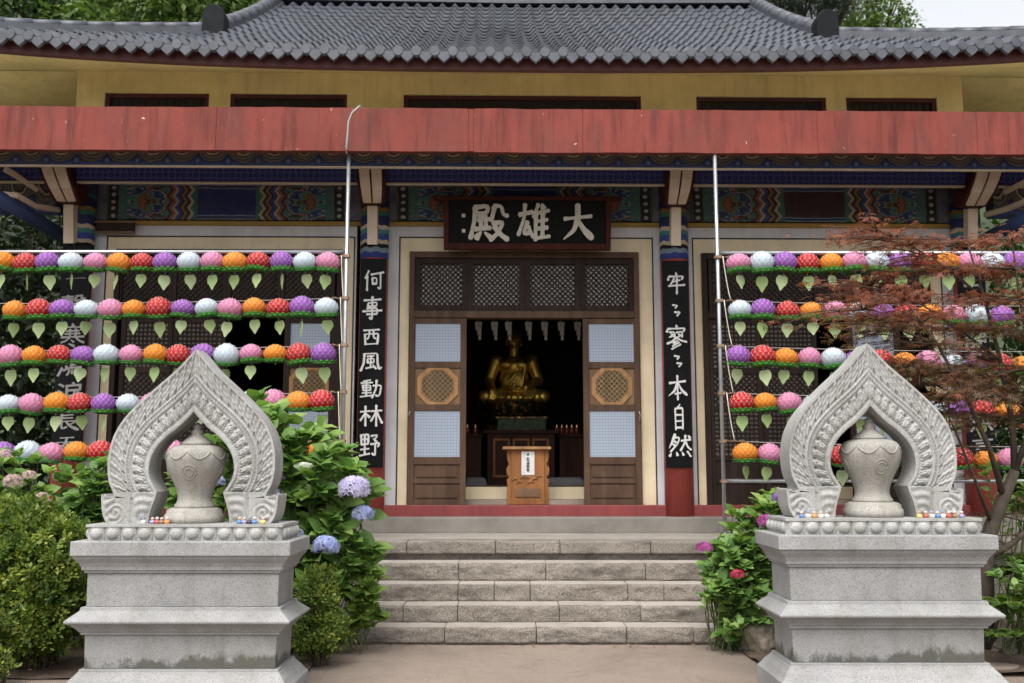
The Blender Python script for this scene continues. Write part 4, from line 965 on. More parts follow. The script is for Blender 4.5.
sgn_glyph('殿', 470, 508, 204, 241, .035, .028, 3); sgn_glyph('雄', 517, 550, 204, 241, .04, .026, 11); sgn_glyph('大', 561, 593, 204, 240, .03, .036, 5)
for py in (216.5, 231):
    mb = MB(); a, b = P(461.5, py-1.7, YB-.06), P(465, py+1.7, YB-.06); yy = YB-.012-TILT*((a.z+b.z)/2-zb_sign); mb.box(a.x, b.x, yy-.007, yy+.007, b.z, a.z); mb.build('seal_mark', MT['letter'], rt)

def plaque(px0, px1, py0, py1, chars, label, Y=11.79, lm='letter2'):
    cxp = (px0+px1)/2; x0, x1, z1, z0 = PX(px0, 360, Y), PX(px1, 360, Y), PZ(py0, Y), PZ(py1, Y)
    rt = root('pillar_plaque', ((x0+x1)/2, Y, z0), label, 'plaque', 'black verse plaques on the red pillars')
    mb = MB(); mb.box(x0, x1, Y, Y+.035, z0, z1); mb.build('board', MT['blackpaint'], rt, .006)
    for i, (ch, ya, yb_, wf) in enumerate(chars):
        mb = MB(); za, zb2 = PZ(ya, Y), PZ(yb_, Y); w_ = (x1-x0)*wf
        put_glyph(mb, ch, (x0+x1)/2+random.uniform(-.012, .012), (za+zb2)/2, w_, (za-zb2)*1.08, Y-.004, 7.4 if ch != '〃' else 13, .008, i*3+px0); mb.build('character', MT[lm], rt)
plaque(358.5, 384.5, 259, 467.5, [('何', 271, 291, .80), ('事', 298, 320, .80), ('西', 329, 346, .78), ('風', 353, 371, .84), ('動', 380, 398, .86), ('林', 406, 426, .86), ('野', 434, 457, .80)],
       'black plaque of seven white characters on the pillar left of the middle door', 11.79)
plaque(664, 690.5, 260, 468, [('寂', 273, 293, .74), ('〃', 304, 316, .42), ('寥', 326, 348, .84), ('〃', 355, 367, .42), ('本', 376, 399, .74), ('自', 405, 429, .52), ('然', 434, 456, .86)],
       'black plaque with two pairs of repeat marks on the pillar right of the middle door', 11.79)
plaque(59, 88.5, 247, 457, [('一', 277, 283, .7), ('聲', 297, 318, .84), ('寒', 326, 347, .84), ('鴻', 355, 376, .84), ('淚', 384, 405, .84), ('長', 412, 430, .84), ('天', 436, 452, .76)],
       'black verse plaque on the outer left pillar behind the left lantern rows', 11.79, 'letter_grey')
plaque(966, 994, 250, 460, [('山', 268, 286, .7), ('堂', 296, 317, .84), ('靜', 325, 346, .84), ('夜', 354, 374, .84), ('坐', 382, 402, .84), ('無', 410, 430, .84), ('言', 437, 454, .74)],
       'black verse plaque on the outer right pillar behind the maple', 11.79, 'letter_grey')

# ================================================================== INSIDE THE HALL
# offering box in the doorway
YO = 12.16; x0, x1 = PX(511.5, 480, YO), PX(544.5, 480, YO); z0, z1 = ZS+.001, PZ(449.5, YO)
rt = root('offering_box', ((x0+x1)/2, YO+.15, z0), 'carved wooden offering box with a white paper note in the open doorway', 'offering box')
mb = MB(); cx = (x0+x1)/2; hw = (x1-x0)/2
mb.add([(cx-hw*1.03, YO, z0), (cx+hw*1.03, YO, z0), (cx+hw*1.03, YO+.3, z0), (cx-hw*1.03, YO+.3, z0), (cx-hw*1.0, YO, z1), (cx+hw*1.0, YO, z1), (cx+hw, YO+.3, z1), (cx-hw, YO+.3, z1)],
       [(0, 3, 2, 1), (4, 5, 6, 7), (0, 1, 5, 4), (1, 2, 6, 5), (2, 3, 7, 6), (3, 0, 4, 7)]); mb.build('body', MT['boxwood'], rt, .006)
mb = MB(); mb.box(PX(502.5, 447, YO), PX(551, 447, YO), YO-.06, YO+.36, z1, z1+.035); mb.build('lid', MT['octwood'], rt, .006)
for s in (-1, 1):
    H = z1-z0; prof_ = [(0, 0), (.055, 0), (.06, .20), (.05, .33), (.062, .45), (.028, .50), (.062, .56), (.066, .66), (.03, .73), (.05, .80), (.062, .90), (.05, 1.0), (0, 1)]
    pts = [(cx+s*(hw+a-.004), z0+b*H) for a, b in prof_]
    if s < 0: pts = pts[::-1]
    mb = MB(); mb.prism(pts, YO+.02, YO+.06); mb.build('side_bracket', MT['boxwood'], rt, .004)
mb = MB(); mb.box(PX(521.5, 460, YO), PX(534.5, 460, YO), YO-.008, YO-.003, PZ(475, YO), PZ(451.5, YO)); pn = mb.build('paper_note', MT['letter2'], rt)
mb = MB(); 
for k, (ya, yb_) in enumerate(((453.5, 455.8), (457.5, 459.4), (460, 461.8), (462.4, 464.4), (465, 466.6), (467.2, 468.8), (469.4, 471.2))):
    put_glyph(mb, '佛前布施函供養'[k], PX(528, 460, YO), (PZ(ya, YO)+PZ(yb_, YO))/2, .036 if k else .03, .026, YO-.010, 7, .002)
mb.build('lettering', MT['blackpaint'], pn)
mb = MB(); mb.box(PX(515.5, 490, YO), PX(540, 490, YO), YO-.014, YO-.001, PZ(497, YO), PZ(488.5, YO)); mb.build('label_board', MT['panelwood'], rt, .003)
mb = MB()
for k in range(7):                                   # carved vine relief
    a = P(515+k*4, 479+3*math.sin(k*1.9), YO); mb.tube([a+Vector((-.03, -.004, -.02)), a+Vector((0, -.012, .015)), a+Vector((.03, -.004, -.01))], .008, 6)
mb.build('carving', MT['octwood'], rt)
# altar table
YA = 14.2
x0, x1 = PX(490, 440, YA), PX(557, 440, YA); za = PZ(430, YA)
rt = root('altar_table', ((x0+x1)/2, YA+.4, ZF), 'dark wooden altar table under the golden Buddha', 'altar table')
mb = MB(); mb.box(x0-.06, x1+.06, YA-.04, YA+1.5, za-.05, za); mb.build('table_top', MT['altarwood'], rt, .008)
mb = MB(); mb.box(x0, x1, YA, YA+1.45, ZF, za-.05); mb.build('body', MT['altarwood'], rt)
mb = MB()
for k in range(3): a = x0+.06+(x1-x0-.12)*k/3; frame_rect(mb, a+.02, a+(x1-x0-.12)/3-.02, ZF+.1, za-.12, YA-.015, YA-.001, .03)
mb.build('front_panel', MT['boxwood'], rt)
# statue pedestal
YP = 14.75
rt = root('lotus_pedestal', (PX(516, 410, YP), YP, za), 'gilded tiered lotus pedestal carrying the seated Buddha', 'pedestal')
cx = PX(516, 410, YP); zp = PZ(403, YP-.3)
mb = MB(); mb.lathe([(.46, za+.001), (.47, za+.06), (.40, za+.10), (.34, za+.17), (.36, za+.22), (.46, za+.27), (.53, zp-.03), (.52, zp)], (cx, YP, 0), 36, 0, 1.0, .8); mb.build('tier', MT['gilding'], rt)
mb = MB()
for row, (rz, rr, n, ln) in enumerate(((za+.22, .42, 18, .20), (zp-.10, .50, 20, .16))):
    for k in range(n):
        a = 2*math.pi*k/n+.5*row; c = Vector((cx+rr*math.cos(a), YP+rr*.8*math.sin(a), rz)); t = Vector((-math.sin(a), math.cos(a), 0)); o = Vector((math.cos(a), math.sin(a), 0))
        mb.add([c-t*.06, c+t*.06, c+t*.075+o*.06+Vector((0, 0, ln*.5)), c-t*.075+o*.06+Vector((0, 0, ln*.5)), c+o*.075+Vector((0, 0, ln))], [(0, 1, 2, 3), (3, 2, 4)], 0, True)
mb.build('lotus_petal', MT['gilding'], rt)
rt = root('altar_frontal', (PX(524, 424, YA+.1), YA+.12, za), 'green and gold painted frontal box below the lotus pedestal', 'box')
mb = MB(); mb.box(PX(500, 424, YA+.1), PX(549, 424, YA+.1), YA+.10, YA+.2, za+.001, PZ(418, YA+.1)); m_ = simple('frontal_green', (.035, .05, .02), .45, .9, 30, metal=.4, bump=.5); mb.build('body', m_, rt, .006)
mb = MB(); mb.box(PX(499, 424, YA+.1)-.01, PX(550, 424, YA+.1)+.01, YA+.09, YA+.21, PZ(418, YA+.1), PZ(416.8, YA+.1)); mb.build('rim', MT['gilding'], rt)
# Buddha: one body grown from overlapping masses
YS = 14.78
def buddha():
    zb0 = zp; cx = PX(517, 360, YS); htot = PZ(328.5, YS)-zb0; k = htot/1.085
    rt = root('buddha_statue', (cx, YS, zb0), 'golden seated Buddha statue on the altar in the dark hall', 'statue')
    bm = bmesh.new()
    def ell(x, y, z, rx, ry, rz, rot=0):
        mt = Matrix.Translation((cx+x*k, YS+y*k, zb0+z*k)) @ Matrix.Rotation(rot, 4, 'Y') @ Matrix.Diagonal((rx*k, ry*k, rz*k, 1)); bmesh.ops.create_icosphere(bm, subdivisions=3, radius=1, matrix=mt)
    def limb(a, b, ra, rb, n=7):
        for i in range(n): t = i/(n-1); ell(*(a[j]+(b[j]-a[j])*t for j in range(3)), *(3*(ra+(rb-ra)*t,)))
    ell(0, .02, .14, .27, .20, .15); ell(0, .03, .36, .215, .15, .20); ell(0, .02, .55, .245, .15, .15); ell(-.10, -.06, .56, .12, .09, .08); ell(.10, -.06, .56, .12, .09, .08)
    limb((0, .02, .66), (0, .0, .80), .085, .075, 4)
    for s in (-1, 1):
        limb((s*.25, .03, .62), (s*.345, .02, .34), .095, .075); limb((s*.345, .02, .34), (s*.16 if s > 0 else s*.30, -.24, .22 if s > 0 else .16), .072, .045)
        limb((s*.16, 0, .11), (s*.40, -.16, .10), .135, .10); limb((s*.40, -.16, .10), (-s*.08, -.29, .075), .095, .06)
    # head, ears, topknot
    ell(0, -.02, .905, .098, .108, .13); ell(0, -.035, .86, .078, .085, .085); ell(0, .0, 1.03, .058, .058, .05); ell(0, .015, .965, .10, .10, .085)
    for s in (-1, 1): ell(s*.103, .0, .885, .016, .028, .065)
    ell(0, -.125, .895, .017, .025, .034); ell(0, -.112, .85, .030, .018, .011); ell(0, -.108, .815, .03, .025, .022)
    for s in (-1, 1): ell(s*.042, -.107, .918, .026, .014, .009)
    # hands: right over the knee, left in the lap with a bowl shape
    ell(-.31, -.27, .15, .045, .04, .065)
    for f in range(4): limb((-.34+.022*f, -.30, .13), (-.345+.024*f, -.315, .035+.006*abs(f-1.5)), .013, .010, 5)
    limb((-.275, -.28, .16), (-.255, -.31, .11), .014, .011, 4)
    ell(.06, -.29, .205, .075, .05, .028)
    for f in range(4): limb((.02, -.30+.022*f, .21), (-.07+.006*f, -.30+.02*f, .215), .012, .010, 5)
    limb((.06, -.26, .225), (.02, -.25, .25), .013, .010, 4)
    # robe folds across the left shoulder and lap
    for q in range(5): limb((.24-.02*q, -.04-.02*q, .66-.03*q), (-.10+.05*q, -.135, .30-.025*q), .028, .022, 14)
    for q in range(4): limb((-.30+.02*q, -.24-.02*q, .17-.03*q), (.30-.02*q, -.27-.015*q, .165-.032*q), .022, .022, 14)
    me = bpy.data.meshes.new('body'); bm.to_mesh(me); bm.free(); o = bpy.data.objects.new('tmp', me); COL.objects.link(o)
    rm = o.modifiers.new('r', 'REMESH'); rm.mode = 'VOXEL'; rm.voxel_size = .0085*k; sm = o.modifiers.new('s', 'SMOOTH'); sm.iterations = 3; sm.factor = .5
    dg = bpy.context.evaluated_depsgraph_get(); dg.update(); m2 = bpy.data.meshes.new_from_object(o.evaluated_get(dg)); bpy.data.objects.remove(o)
    m2.name = 'body'; m2.materials.clear(); m2.materials.append(MT['gold']); m2.transform(Matrix.Translation(-Vector((cx, YS, zb0)))); m2.polygons.foreach_set('use_smooth', [True]*len(m2.polygons))
    b = bpy.data.objects.new('body', m2); COL.objects.link(b); b.parent = rt; WL[b] = WL[rt]
    mb = MB()
    for i in range(170):                            # hair curls
        d = rvec(1)[0]; d[2] = abs(d[2])
        if d[1] < -.35 and d[2] < .62: continue
        c = Vector((cx+d[0]*.102*k, YS+(.012+d[1]*.105)*k, zb0+(.958+d[2]*.088)*k)); mb.lathe([(.002, -.012), (.012, 0), (.002, .012)], c, 6)
    mb.build('hair', simple('hair_dark_gold', (.12, .08, .03), .4, .3, metal=.6), rt)
buddha()
# small lamp niche objects: altar candles
m = Mat('candle_flame'); m.b.inputs['Emission Color'].default_value = (1, .45, .12, 1); m.b.inputs['Emission Strength'].default_value = .12; MT['flame'] = m.m
MT['candle_glass'] = simple('red_candle_glass', (.22, .05, .03), .3, .3)
YC = 14.4; zc = PZ(434, YC)
rt = root('offering_shelf', (PX(580, 434, YC), YC, ZF), 'dark long shelf holding the candle row right of the altar', 'shelf')
mb = MB(); mb.box(PX(560, 434, YC), PX(640, 434, YC), YC-.1, YC+.4, zc-.04, zc); mb.build('shelf_top', MT['altarwood'], rt); mb = MB(); mb.box(PX(562, 434, YC), PX(638, 434, YC), YC-.06, YC+.36, ZF, zc-.04); mb.build('body', MT['altarwood'], rt)
rt = root('offering_shelf', (PX(470, 434, YC), YC, ZF), 'dark long shelf left of the altar behind the left door leaf', 'shelf')
mb = MB(); mb.box(PX(420, 434, YC), PX(486, 434, YC), YC-.1, YC+.4, zc-.04, zc); mb.build('shelf_top', MT['altarwood'], rt); mb = MB(); mb.box(PX(422, 434, YC), PX(484, 434, YC), YC-.06, YC+.36, ZF, zc-.04); mb.build('body', MT['altarwood'], rt)
ordn = ['first', 'second', 'third', 'fourth', 'fifth', 'sixth', 'seventh', 'eighth', 'ninth', 'tenth', 'eleventh', 'twelfth', 'thirteenth', 'fourteenth', 'fifteenth', 'sixteenth']
def candle(px, lab):
    q = P(px, 434, YC); rt = root('altar_candle', (q.x, YC, zc+.001), lab, 'candle', 'glass candles glowing in the dark hall')
    mb = MB(); mb.lathe([(.028, zc+.001), (.032, zc+.05), (.028, zc+.09)], (q.x, YC, 0), 12); mb.build('glass', MT['candle_glass'], rt)
    mb = MB(); mb.lathe([(.002, zc+.09), (.010, zc+.10), (.006, zc+.12), (.001, zc+.14)], (q.x, YC, 0), 8); mb.build('flame', MT['flame'], rt)
for i, px in enumerate((559.5, 564.5, 569.5, 574.5, 579.5)): candle(px, f'small glowing candle on the right altar shelf, {ordn[i]} from the altar')
for i, px in enumerate((478, 470)): candle(px, f'small glowing candle on the left altar shelf, {ordn[i]} from the altar')
# cushions on the floor
for px0, px1, lab in ((466, 488, 'grey floor cushion left of the offering box'), (548, 588, 'grey floor cushion right of the offering box')):
    a, b = P(px0, 479, 13.0), P(px1, 479, 13.0); rt = None
    mb = MB(); n = 16
    def cu(u, v, a=a, b=b):
        e = min(1, min(u, 1-u)*8)*min(1, min(v, 1-v)*6); return (a.x+(b.x-a.x)*u, 13.0+.6*v, ZF+.002+.10*(e**.5))
    mb.grid(cu, 20, 12); mb.box(a.x+.01, b.x-.01, 13.01, 13.59, ZF+.001, ZF+.03); o = mb.build('floor_cushion', simple('cushion_grey', (.10, .095, .10), .9, .2)); tag(o, lab, 'cushion')
# paper streamers hanging in the top of the doorway
MT['streamer'] = simple('white_streamer_paper', (.62, .63, .60), .7, .25, 20)
for i, px in enumerate((479, 495, 509, 529, 545, 561.5, 578)):
    Y = 13.1; q = P(px, 322.5, Y); rt = root('paper_streamer', (q.x, Y, PZ(312, Y)), f'white paper streamer hanging in the doorway top, {ordn[i]} from the left door leaf', 'streamer', 'white paper streamers above the Buddha')
    mb = MB(); mb.box(q.x-.035, q.x+.055, Y-.02, Y-.017, q.z-.06, q.z+.005); mb.box(q.x-.028, q.x+.05, Y-.012, Y-.009, q.z-.11, q.z-.055); mb.box(q.x-.005, q.x+.05, Y-.004, Y-.001, q.z-.17, q.z-.105); mb.box(q.x+.01, q.x+.045, Y+.004, Y+.007, q.z-.235, q.z-.165); mb.build('strip', MT['streamer'], rt)
    mb = MB(); mb.tube([(q.x, Y-.01, q.z), (q.x, Y-.01, 4.6)], .003, 5); mb.build('string', MT['string'], rt)

# ================================================================== STONE MONUMENTS
def rect_levels(mb, cx, yf, hw, dep, levels, m=0):
    """stack of rectangular rings: (z, inset)"""
    vs = []
    for z, i in levels: vs += [(cx-hw+i, yf+i, z), (cx+hw-i, yf+i, z), (cx+hw-i, yf+dep-i, z), (cx-hw+i, yf+dep-i, z)]
    fs = []
    for k in range(len(levels)-1):
        for j in range(4): a = 4*k+j; b = 4*k+(j+1) % 4; fs.append((a, b, b+4, a+4))
    n = 4*(len(levels)-1); fs += [(3, 2, 1, 0), (n, n+1, n+2, n+3)]
    mb.add(vs, fs, m)
def catmull(pts, n):
    pts = [np.array(p, float) for p in pts]; out = []
    P_ = [2*pts[0]-pts[1]] + pts + [2*pts[-1]-pts[-2]]
    for i in range(1, len(P_)-2):
        for t in np.linspace(0, 1, 12, endpoint=False):
            a, b, c, d = P_[i-1:i+3]; out.append(.5*((2*b)+(-a+c)*t+(2*a-5*b+4*c-d)*t*t+(-a+3*b-3*c+d)*t**3))
    out.append(pts[-1]); out = np.array(out); s = np.concatenate([[0], np.cumsum(np.linalg.norm(np.diff(out, axis=0), axis=1))]); q = np.linspace(0, s[-1], n)
    return np.stack([np.interp(q, s, out[:, 0]), np.interp(q, s, out[:, 1])], 1), s[-1]
def smooth01(x): x = min(1, max(0, x)); return x*x*(3-2*x)

def arch_mesh(mb, cx, yf, z0, sc, dep, seed=0):
    """flame arch in front of the urn: two mirrored limbs with carved bands"""
    outer = [(0, 595), (22, 570), (65, 522), (125, 468), (185, 412), (235, 357), (268, 300), (283, 240), (285, 180), (277, 135), (262, 104)]
    inner = [(0, 378), (22, 352), (55, 320), (88, 294), (118, 262), (138, 225), (145, 185), (140, 155), (128, 130), (112, 106)]
    NT, NW = 230, 56
    # straighter towards the top: the apex is a sharp ogee point
    po, Lo = catmull(outer, NT+1); pi_, Li = catmull(inner, NT+1)
    fo, _ = catmull([(262, 104), (259, 92), (270, 85), (286, 88), (300, 98), (299, 70), (294, 34), (284, 10), (276, 0)], 41); fi, _ = catmull([(112, 106), (118, 84), (128, 55), (135, 25), (138, 0)], 41)
    def relief(s, w):
        """carved depth (towards the viewer) in metres at arc position s (0..1), across w (0 inner .. 1 outer)"""
        h = 0.0
        def groove(c, wd): return -.010*max(0, 1-abs(w-c)/wd)
        if w < .10: h = .004*smooth01(w/.02)
        elif w < .13: h = -.010
        elif w < .44:                                   # lotus band
            q = (w-.13)/.31; t = (s*13) % 1.0; pet = 1-abs(2*t-1)
            h = -.009 + .012*smooth01((pet*1.6-q*.9+.3)*1.3)*smooth01(min(q, 1-q)*7); h += .007*smooth01(1-((t-.5)**2*26+(q-.4)**2*12)) - .009*smooth01(1-abs((t-.5)**2*30+(q-.42)**2*10-1.1)*3) + .003*math.sin(q*26)*math.cos(t*19)
            if ((((s*13+.5) % 1.0)-.5)/.10)**2+((q-.84)/.12)**2 < 1: h = -.026     # drilled holes
        elif w < .47: h = -.010
        elif w < .50: h = .004
        elif w < .57:                                   # bead cord
            h = -.010 + .012*abs(math.sin(s*95*math.pi))
        elif w < .60: h = .004
        elif w < .94:                                   # slanted flame leaves
            q = (w-.60)/.34; t = (s*15 + q*.9 + .12*math.sin(q*3.1)) % 1.0
            h = -.012 + .021*smooth01(t*5)*(1-.8*t)*(.6+.4*q)*smooth01(min(q*5, 1)); h -= .007*smooth01(1-abs(t-.55)*6)*smooth01(q*2); h += .0035*math.sin(q*22+t*5)*smooth01(min(q, 1-q)*8)
            if (((t-.12)/.10)**2+((q-.14)/.10)**2) < 1: h = -.024
        else: h = .006
        return h
    for sgn in (-1, 1):
        fr = []; 
        for i in range(NT+1):
            for j in range(NW+1):
                w_ = j/NW; p = pi_[i]*(1-w_)+po[i]*w_; s = i/NT; h = relief(s, w_)*smooth01(s*60)+.0
                if i == 0: p = np.array([0, p[1]])
                fr.append((cx+sgn*p[0]*sc, yf-h+.0025*mnoise.noise(Vector((p[0]*.05+seed, p[1]*.05, sgn))), z0+p[1]*sc))
        n = NW+1; fs = [(i*n+j, (i+1)*n+j, (i+1)*n+j+1, i*n+j+1) for i in range(NT) for j in range(NW)]
        if sgn < 0: fs = [f[::-1] for f in fs]
        mb.add(fr, fs, 0, True)
        # flank and soffit
        for pth, flip in ((po, sgn > 0), (pi_, sgn < 0)):
            sv = []
            for i in range(NT+1):
                for kk in range(7):
                    t = kk/6; rd = .006*(1 if t in (0, 1) else 0); q = pth[i]; sv.append((cx+sgn*q[0]*sc, yf-.004+(dep+.004)*t+.003*mnoise.noise(Vector((q[0]*.04, q[1]*.04, t*3+seed))), z0+q[1]*sc))
            fs = [(i*7+k, (i+1)*7+k, (i+1)*7+k+1, i*7+k+1) for i in range(NT) for k in range(6)]
            if not flip: fs = [f[::-1] for f in fs]
            mb.add(sv, fs, 0, True)
        bv = [(cx+sgn*q[0]*sc, yf+dep, z0+q[1]*sc) for i in range(0, NT+1, 5) for q in (pi_[i], po[i])]
        fs = [(2*i, 2*i+1, 2*i+3, 2*i+2) for i in range(len(bv)//2-1)]
        mb.add(bv, fs if sgn < 0 else [f[::-1] for f in fs], 0, True)
        # foot with the curled leaf
        fr = []; N2 = 40; W2 = 44
        for i in range(N2+1):
            for j in range(W2+1):
                w_ = j/W2; p = fi[i]*(1-w_)+fo[i]*w_; X, Z = p; r = math.hypot(X-252, Z-34); an = math.atan2(Z-34, X-252)
                h = .006*math.sin(r*.36-an*1.0)*smooth01((40-r)/9) if r < 40 else .0
                if X < 195: q = (X-120)/75; h += .012*smooth01(1-((q-.5)**2*4+((Z-60)/60)**2))+.005*math.cos(math.hypot(X-158, Z-20)*.22)*smooth01((195-X)/20)
                h -= .012*smooth01(1-abs(X-198)/5)
                if X > 255: h += .006*math.sin((Z+X*.6)*.22)
                if w_ < .06 or w_ > .95: h = .003
                fr.append((cx+sgn*X*sc, yf-.008-h, z0+Z*sc))
        n = W2+1; fs = [(i*n+j, (i+1)*n+j, (i+1)*n+j+1, i*n+j+1) for i in range(N2) for j in range(W2)]
        mb.add(fr, fs if sgn > 0 else [f[::-1] for f in fs], 0, True)
        for pth, flip in ((fo, sgn > 0), (fi, sgn < 0)):
            sv = [(cx+sgn*q[0]*sc, yf-.010+(dep+.02)*t, z0+q[1]*sc) for q in pth for t in (0, .05, .5, .95, 1)]
            fs = [(i*5+k, (i+1)*5+k, (i+1)*5+k+1, i*5+k+1) for i in range(N2) for k in range(4)]
            mb.add(sv, fs if flip else [f[::-1] for f in fs], 0, True)
        bv = [(cx+sgn*q[0]*sc, yf+dep+.01, z0+q[1]*sc) for i in range(0, N2+1, 4) for q in (fi[i], fo[i])]; fs = [(2*i, 2*i+1, 2*i+3, 2*i+2) for i in range(len(bv)//2-1)]
        mb.add(bv, fs if sgn < 0 else [f[::-1] for f in fs], 0, True)

def monument(pcx, dz, side, arch_cx, urn_cx):
    yf = 6.85; hw = .745; dep = .66; cx = PX(pcx, 545, yf); Z = lambda z: z+dz
    other = 'left' if side == 'left' else 'right'
    near = 'beside the azalea' if side == 'left' else 'beside the boulder'
    rt = root('stone_pedestal', (cx, yf+dep/2, 0), f'tall {"clean grey" if side == "left" else "mossy grey"} granite pedestal standing {near}', 'pedestal', 'granite pedestals flanking the steps')
    g = MT['granite']
    def part(name, lv, bev=.006): mb = MB(); rect_levels(mb, cx, yf, hw, dep, lv); return mb.build(name, MT['granite_mold'] if name == 'lower_block' else g, rt, bev, 2)
    part('base', [(-.03, -.015), (.075+dz, -.012), (.085+dz, .0), (.10+dz, .012), (.125+dz, .028), (.15+dz, .052), (.165+dz, .062), (.168+dz, .072), (Z(.187), .072)])
    part('lower_block', [(Z(.1875), .10), (Z(.413), .094)], .004)
    part('ledge', [(Z(.4135), .072), (Z(.432), .072), (Z(.433), .062), (Z(.452), .05), (Z(.478), .022), (Z(.497), -.010), (Z(.512), -.012), (Z(.572), .062), (Z(.5955), .066)])
    part('upper_block', [(Z(.596), .094), (Z(.8205), .092)], .004)
    part('neck', [(Z(.821), .074), (Z(.838), .074), (Z(.839), .062), (Z(.862), .058), (Z(.89), .044), (Z(.922), .018), (Z(.9375), .012)])
    part('slab', [(Z(.938), 0), (Z(1.038), 0)], .008)
    # lotus tier: a course of rounded petals
    i0 = .060; zt0, zt1 = Z(1.0385), Z(1.148); mb = MB(); rect_levels(mb, cx, yf, hw, dep, [(zt0, i0+.03), (zt1-.004, i0+.03)])
    rect_levels(mb, cx, yf, hw, dep, [(zt1-.018, i0+.012), (zt1, i0+.012)])
    def petals(a, b, nrm, n):
        a, b, nrm = Vector(a), Vector(b), Vector(nrm)
        for k in range(n):
            c = a.lerp(b, (k+.5)/n); d = (b-a)/n*.50; hgt = zt1-.018-zt0
            def pf(u, v):
                x = 2*u-1; wd = (1-.25*max(0, v-.55)**1.2) ; ed = max(0, 1-x*x); q = c + d*x*wd + Vector((0, 0, zt0-c.z+hgt*v)); bul = .014*ed**.3
                r2 = (x*x)/.62+((v-.50)**2)/.17; bul += .026*math.sqrt(max(0, 1-r2)); bul -= .006*max(0, 1-abs(r2-1.12)/.16); bul += .005*max(0, 1-abs(r2-1.5)/.2)
                return q + nrm*bul
            mb.grid(lambda u, v: tuple(pf(u, v)), 18, 14)
    x0, x1, y0, y1 = cx-hw+i0+.03, cx+hw-i0-.03, yf+i0+.03, yf+dep-i0-.03
    petals((x0, y0, zt0), (x1, y0, zt0), (0, -1, 0), 12); petals((x1, y0, zt0), (x1, y1, zt0), (1, 0, 0), 5); petals((x1, y1, zt0), (x0, y1, zt0), (0, 1, 0), 12); petals((x0, y1, zt0), (x0, y0, zt0), (-1, 0, 0), 5)
    mb.build('lotus_tier', MT['granite_arch'], rt)
    ya = 7.055; acx = PX(arch_cx, 430, ya); sc = .00206
    mb = MB(); arch_mesh(mb, acx, ya, zt1+.001, sc, .24, 3 if side == 'left' else 17)
    o = mb.build('carved_arch', MT['granite_arch']); tag(o, f'carved pointed flame-shaped stone arch on the pedestal {near}', 'arch', 'flame arches on the pedestals')
    yu = 7.19; ucx = PX(urn_cx, 460, yu); u = .00206*7.19/7.06; z0 = zt1+.001
    rt = root('stone_urn', (ucx, yu, z0), f'round lidded stone urn inside the arch {near}', 'urn', 'stone urns under the arches')
    mb = MB(); mb.lathe([(98*u, z0), (99*u, z0+14*u), (97*u, z0+26*u), (92*u, z0+30*u), (90*u, z0+42*u), (80*u, z0+48*u), (72*u, z0+50*u)], (ucx, yu, 0), 48); mb.build('foot', MT['granite_urn'], rt)
    mb = MB(); pr = [(68, 50), (66, 58), (59, 68), (56, 82), (59, 100), (67, 122), (80, 150), (92, 178), (99, 205), (100, 222), (96, 238), (87, 250), (72, 257), (56, 260)]
    pts, _ = catmull(pr, 44); mb.lathe([(a*u, z0+b*u) for a, b in pts], (ucx, yu, 0), 56)
    bw = mb.build('bowl', MT['granite_urn'], rt)
    mb = MB()                                            # carved swags and medallion on the belly
    def on(an, h): r = float(np.interp(h, pts[:, 1], pts[:, 0])); return Vector((ucx+(r*u+.001)*math.sin(an), yu-(r*u+.001)*math.cos(an), z0+h*u))
    for k in range(8):
        a0 = 2*math.pi*k/8; mb.tube([on(a0+(2*math.pi/8)*t, 238-26*math.sin(math.pi*t)) for t in np.linspace(0, 1, 9)], .006, 6)
    for k in range(4):
        c0 = 2*math.pi*k/4+.05
        for rr in (.05, .028): mb.tube([on(c0+rr/.2*math.cos(t), 168+rr/u*math.sin(t)) for t in np.linspace(0, 2*math.pi, 20)], .004, 5)
    mb.build('relief', MT['granite_urn'], bw)
    mb = MB(); mb.lathe([(54*u, z0+260*u), (55*u, z0+268*u), (46*u, z0+273*u), (36*u, z0+283*u), (24*u, z0+291*u), (19*u, z0+296*u), (22*u, z0+303*u), (20*u, z0+309*u), (13*u, z0+315*u), (16*u, z0+322*u), (11*u, z0+331*u), (2*u, z0+338*u)], (ucx, yu, 0), 36); mb.build('lid', MT['granite_urn'], rt)
    return zt1
zL = monument(180, 0, 'left', 193, 196.5)
zR = monument(889, .041, 'right', 871.5, 870.5)
